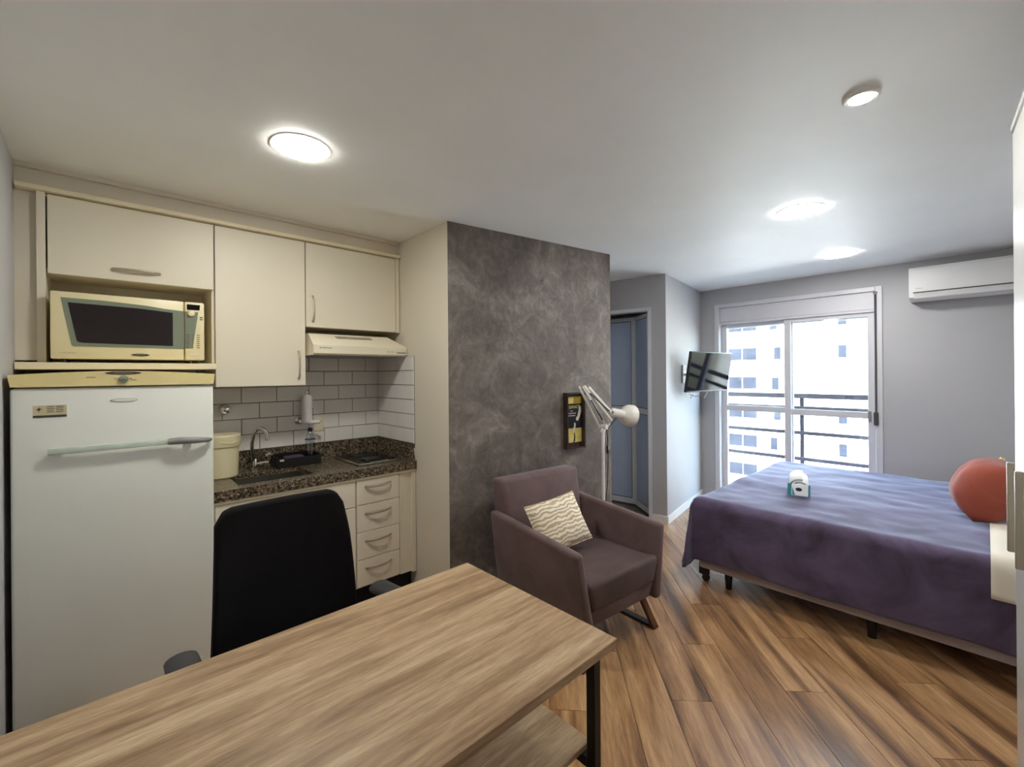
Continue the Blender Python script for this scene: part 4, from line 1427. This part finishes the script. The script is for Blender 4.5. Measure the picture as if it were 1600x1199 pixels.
g = drape(3.145, 5.085, -.50, 1.462, .452, .40, .485, TOP, 150, 150, 1.0,
          hem=lambda u, w: .022 * noise.noise((w * 2.2, u * 2.2, 9.0)))
bl = tag(obj('blanket', g, 'blanket', smooth=180), 'plum grey plush blanket covering the bed and hanging over its sides', 'blanket')
m_ = bl.modifiers.new('thick', 'SOLIDIFY')
m_.thickness = .010
m_.offset = 1.0
g = drape(3.126, 5.09, -.50, 3.0, .245, .05, 0.0, TOP + .020, 70, 30, .5)
# keep only the folded strip near the bed head
g2 = drape(3.122, 5.06, -.50, -.012 + R_, .225, .02, .0, TOP + .020, 80, 14, .35)
sh = tag(obj('bed_sheet', g2, 'sheet', smooth=180), 'ivory sheet folded over the blanket near the bed head', 'sheet')
m_ = sh.modifiers.new('thick', 'SOLIDIFY')
m_.thickness = .006
m_.offset = 1.0

# pillows
pm = frame_axes((3.98, -.005, .790), (1, .10, 0), (.06, -.46, .89))
p = thing('round_cushion', 'plump terracotta velvet cushion at the head of the bed', 'cushion', mat4=pm)
obj('cover', pillow_geo(.46, .365, .31, 22, .02, .006, 3.0), 'terracotta', p, local=True, smooth=80)
obj('zip_tag', G().box((.185, .165, -.010), (.215, .190, .010)), 'poster_yellow', p, local=True, smooth=0)
for k, (xx, lab) in enumerate(((3.60, 'white pillow leaning at the bed head nearest the wardrobe'), (4.42, 'white pillow leaning behind the terracotta cushion'))):
    pm = frame_axes((xx, -.385, .850), (1, 0, 0), (0, -.38, .92))
    tag(obj('pillow', pillow_geo(.66, .46, .16, 18, .04, .015, k * 5.0).xf(pm), 'pillow', smooth=80), lab, 'pillow', group='white pillows at the bed head')

# towel and soap
tz = TOP + .022
tw = thing('rolled_towel', 'white rolled towel lying on the blanket', 'towel', (3.86, .965, tz), math.radians(14))
vs, fs = [], []
g = G()
pts = []
for k in range(46):
    a = k / 45 * 2 * math.pi * 2.3
    r = .024 + .042 * k / 45
    pts.append((r * math.cos(a) * 1.12, r * math.sin(a) * .9 + .062))
n = len(pts)
for ex in (-.17, .17):
    for (yy, zz) in pts:
        vs.append((ex, yy, max(.002, zz)))
fs = [(i, i + 1, i + 1 + n, i + n) for i in range(n - 1)]
ob = obj('roll', G().raw(vs, fs), 'towel', tw, local=True, smooth=60)
m_ = ob.modifiers.new('thick', 'SOLIDIFY')
m_.thickness = .010
sm_ = frame_axes((3.662, .918, tz + .044), (.18, -1, 0), (.30, 0, 1))
sp = thing('soap_packet', 'white and teal soap packet leaning on the rolled towel', 'soap', mat4=sm_)
obj('box', G().box((-.068, -.040, -.012), (.068, .040, .012), .003, 1), 'pillow', sp, local=True)
obj('band', G().box((-.0685, -.0405, -.0122), (-.044, .0405, .0126)).raw([(-.04, -.036, .0127), (-.022, -.036, .0127), (-.04, .02, .0127)], [(0, 1, 2)]), 'teal', sp, local=True, smooth=0)
obj('band', G().box((.056, -.0405, -.0122), (.0685, .0405, .0126)), 'teal', sp, local=True, smooth=0)
obj('logo', G().raw([(.020 * math.cos(a), .004 + .013 * math.sin(a), .0128) for a in [i * math.pi / 12 for i in range(24)]], [list(range(24))]), 'blue_cap', sp, local=True, smooth=0)

# ------------------------------------------------------------------ wardrobe at the right edge
wa = math.radians(3.9)
wm = Matrix.Translation((2.245, -.066, 0)) @ Matrix.Rotation(wa, 4, 'Z')      # local: face at y = 0, runs towards -x
wd = thing('wardrobe', 'white wardrobe with long metal bar handles at the right edge', 'wardrobe', mat4=wm)
obj('body', G().hexa([(-1.70, -.37, .0), (0, -.50, .0), (0, -.021, .0), (-1.70, -.021, .0), (-1.70, -.37, 2.315), (0, -.50, 2.315), (0, -.021, 2.315), (-1.70, -.021, 2.315)]), 'wardrobe', wd, local=True, smooth=0)
obj('cornice', G().box((-1.71, -.36, 2.316), (.006, .004, 2.336)), 'wardrobe', wd, local=True, smooth=0)
for k in range(4):
    a, b = -.0 - .423 * k, -.419 - .423 * k
    d = obj('door', G().box((b, -.020, .04), (a, 0, 2.310), .002, 1), 'wardrobe', wd, local=True)
    hx = (b + .075) if k % 2 == 0 else (a - .075)
    g = G().box((hx - .006, .034, 1.0), (hx + .006, .050, 1.255), .002, 1)
    for zz in (1.03, 1.225):
        g.box((hx - .004, 0, zz - .005), (hx + .004, .036, zz + .005))
    obj('handle', g, 'nickel', d, local=True)
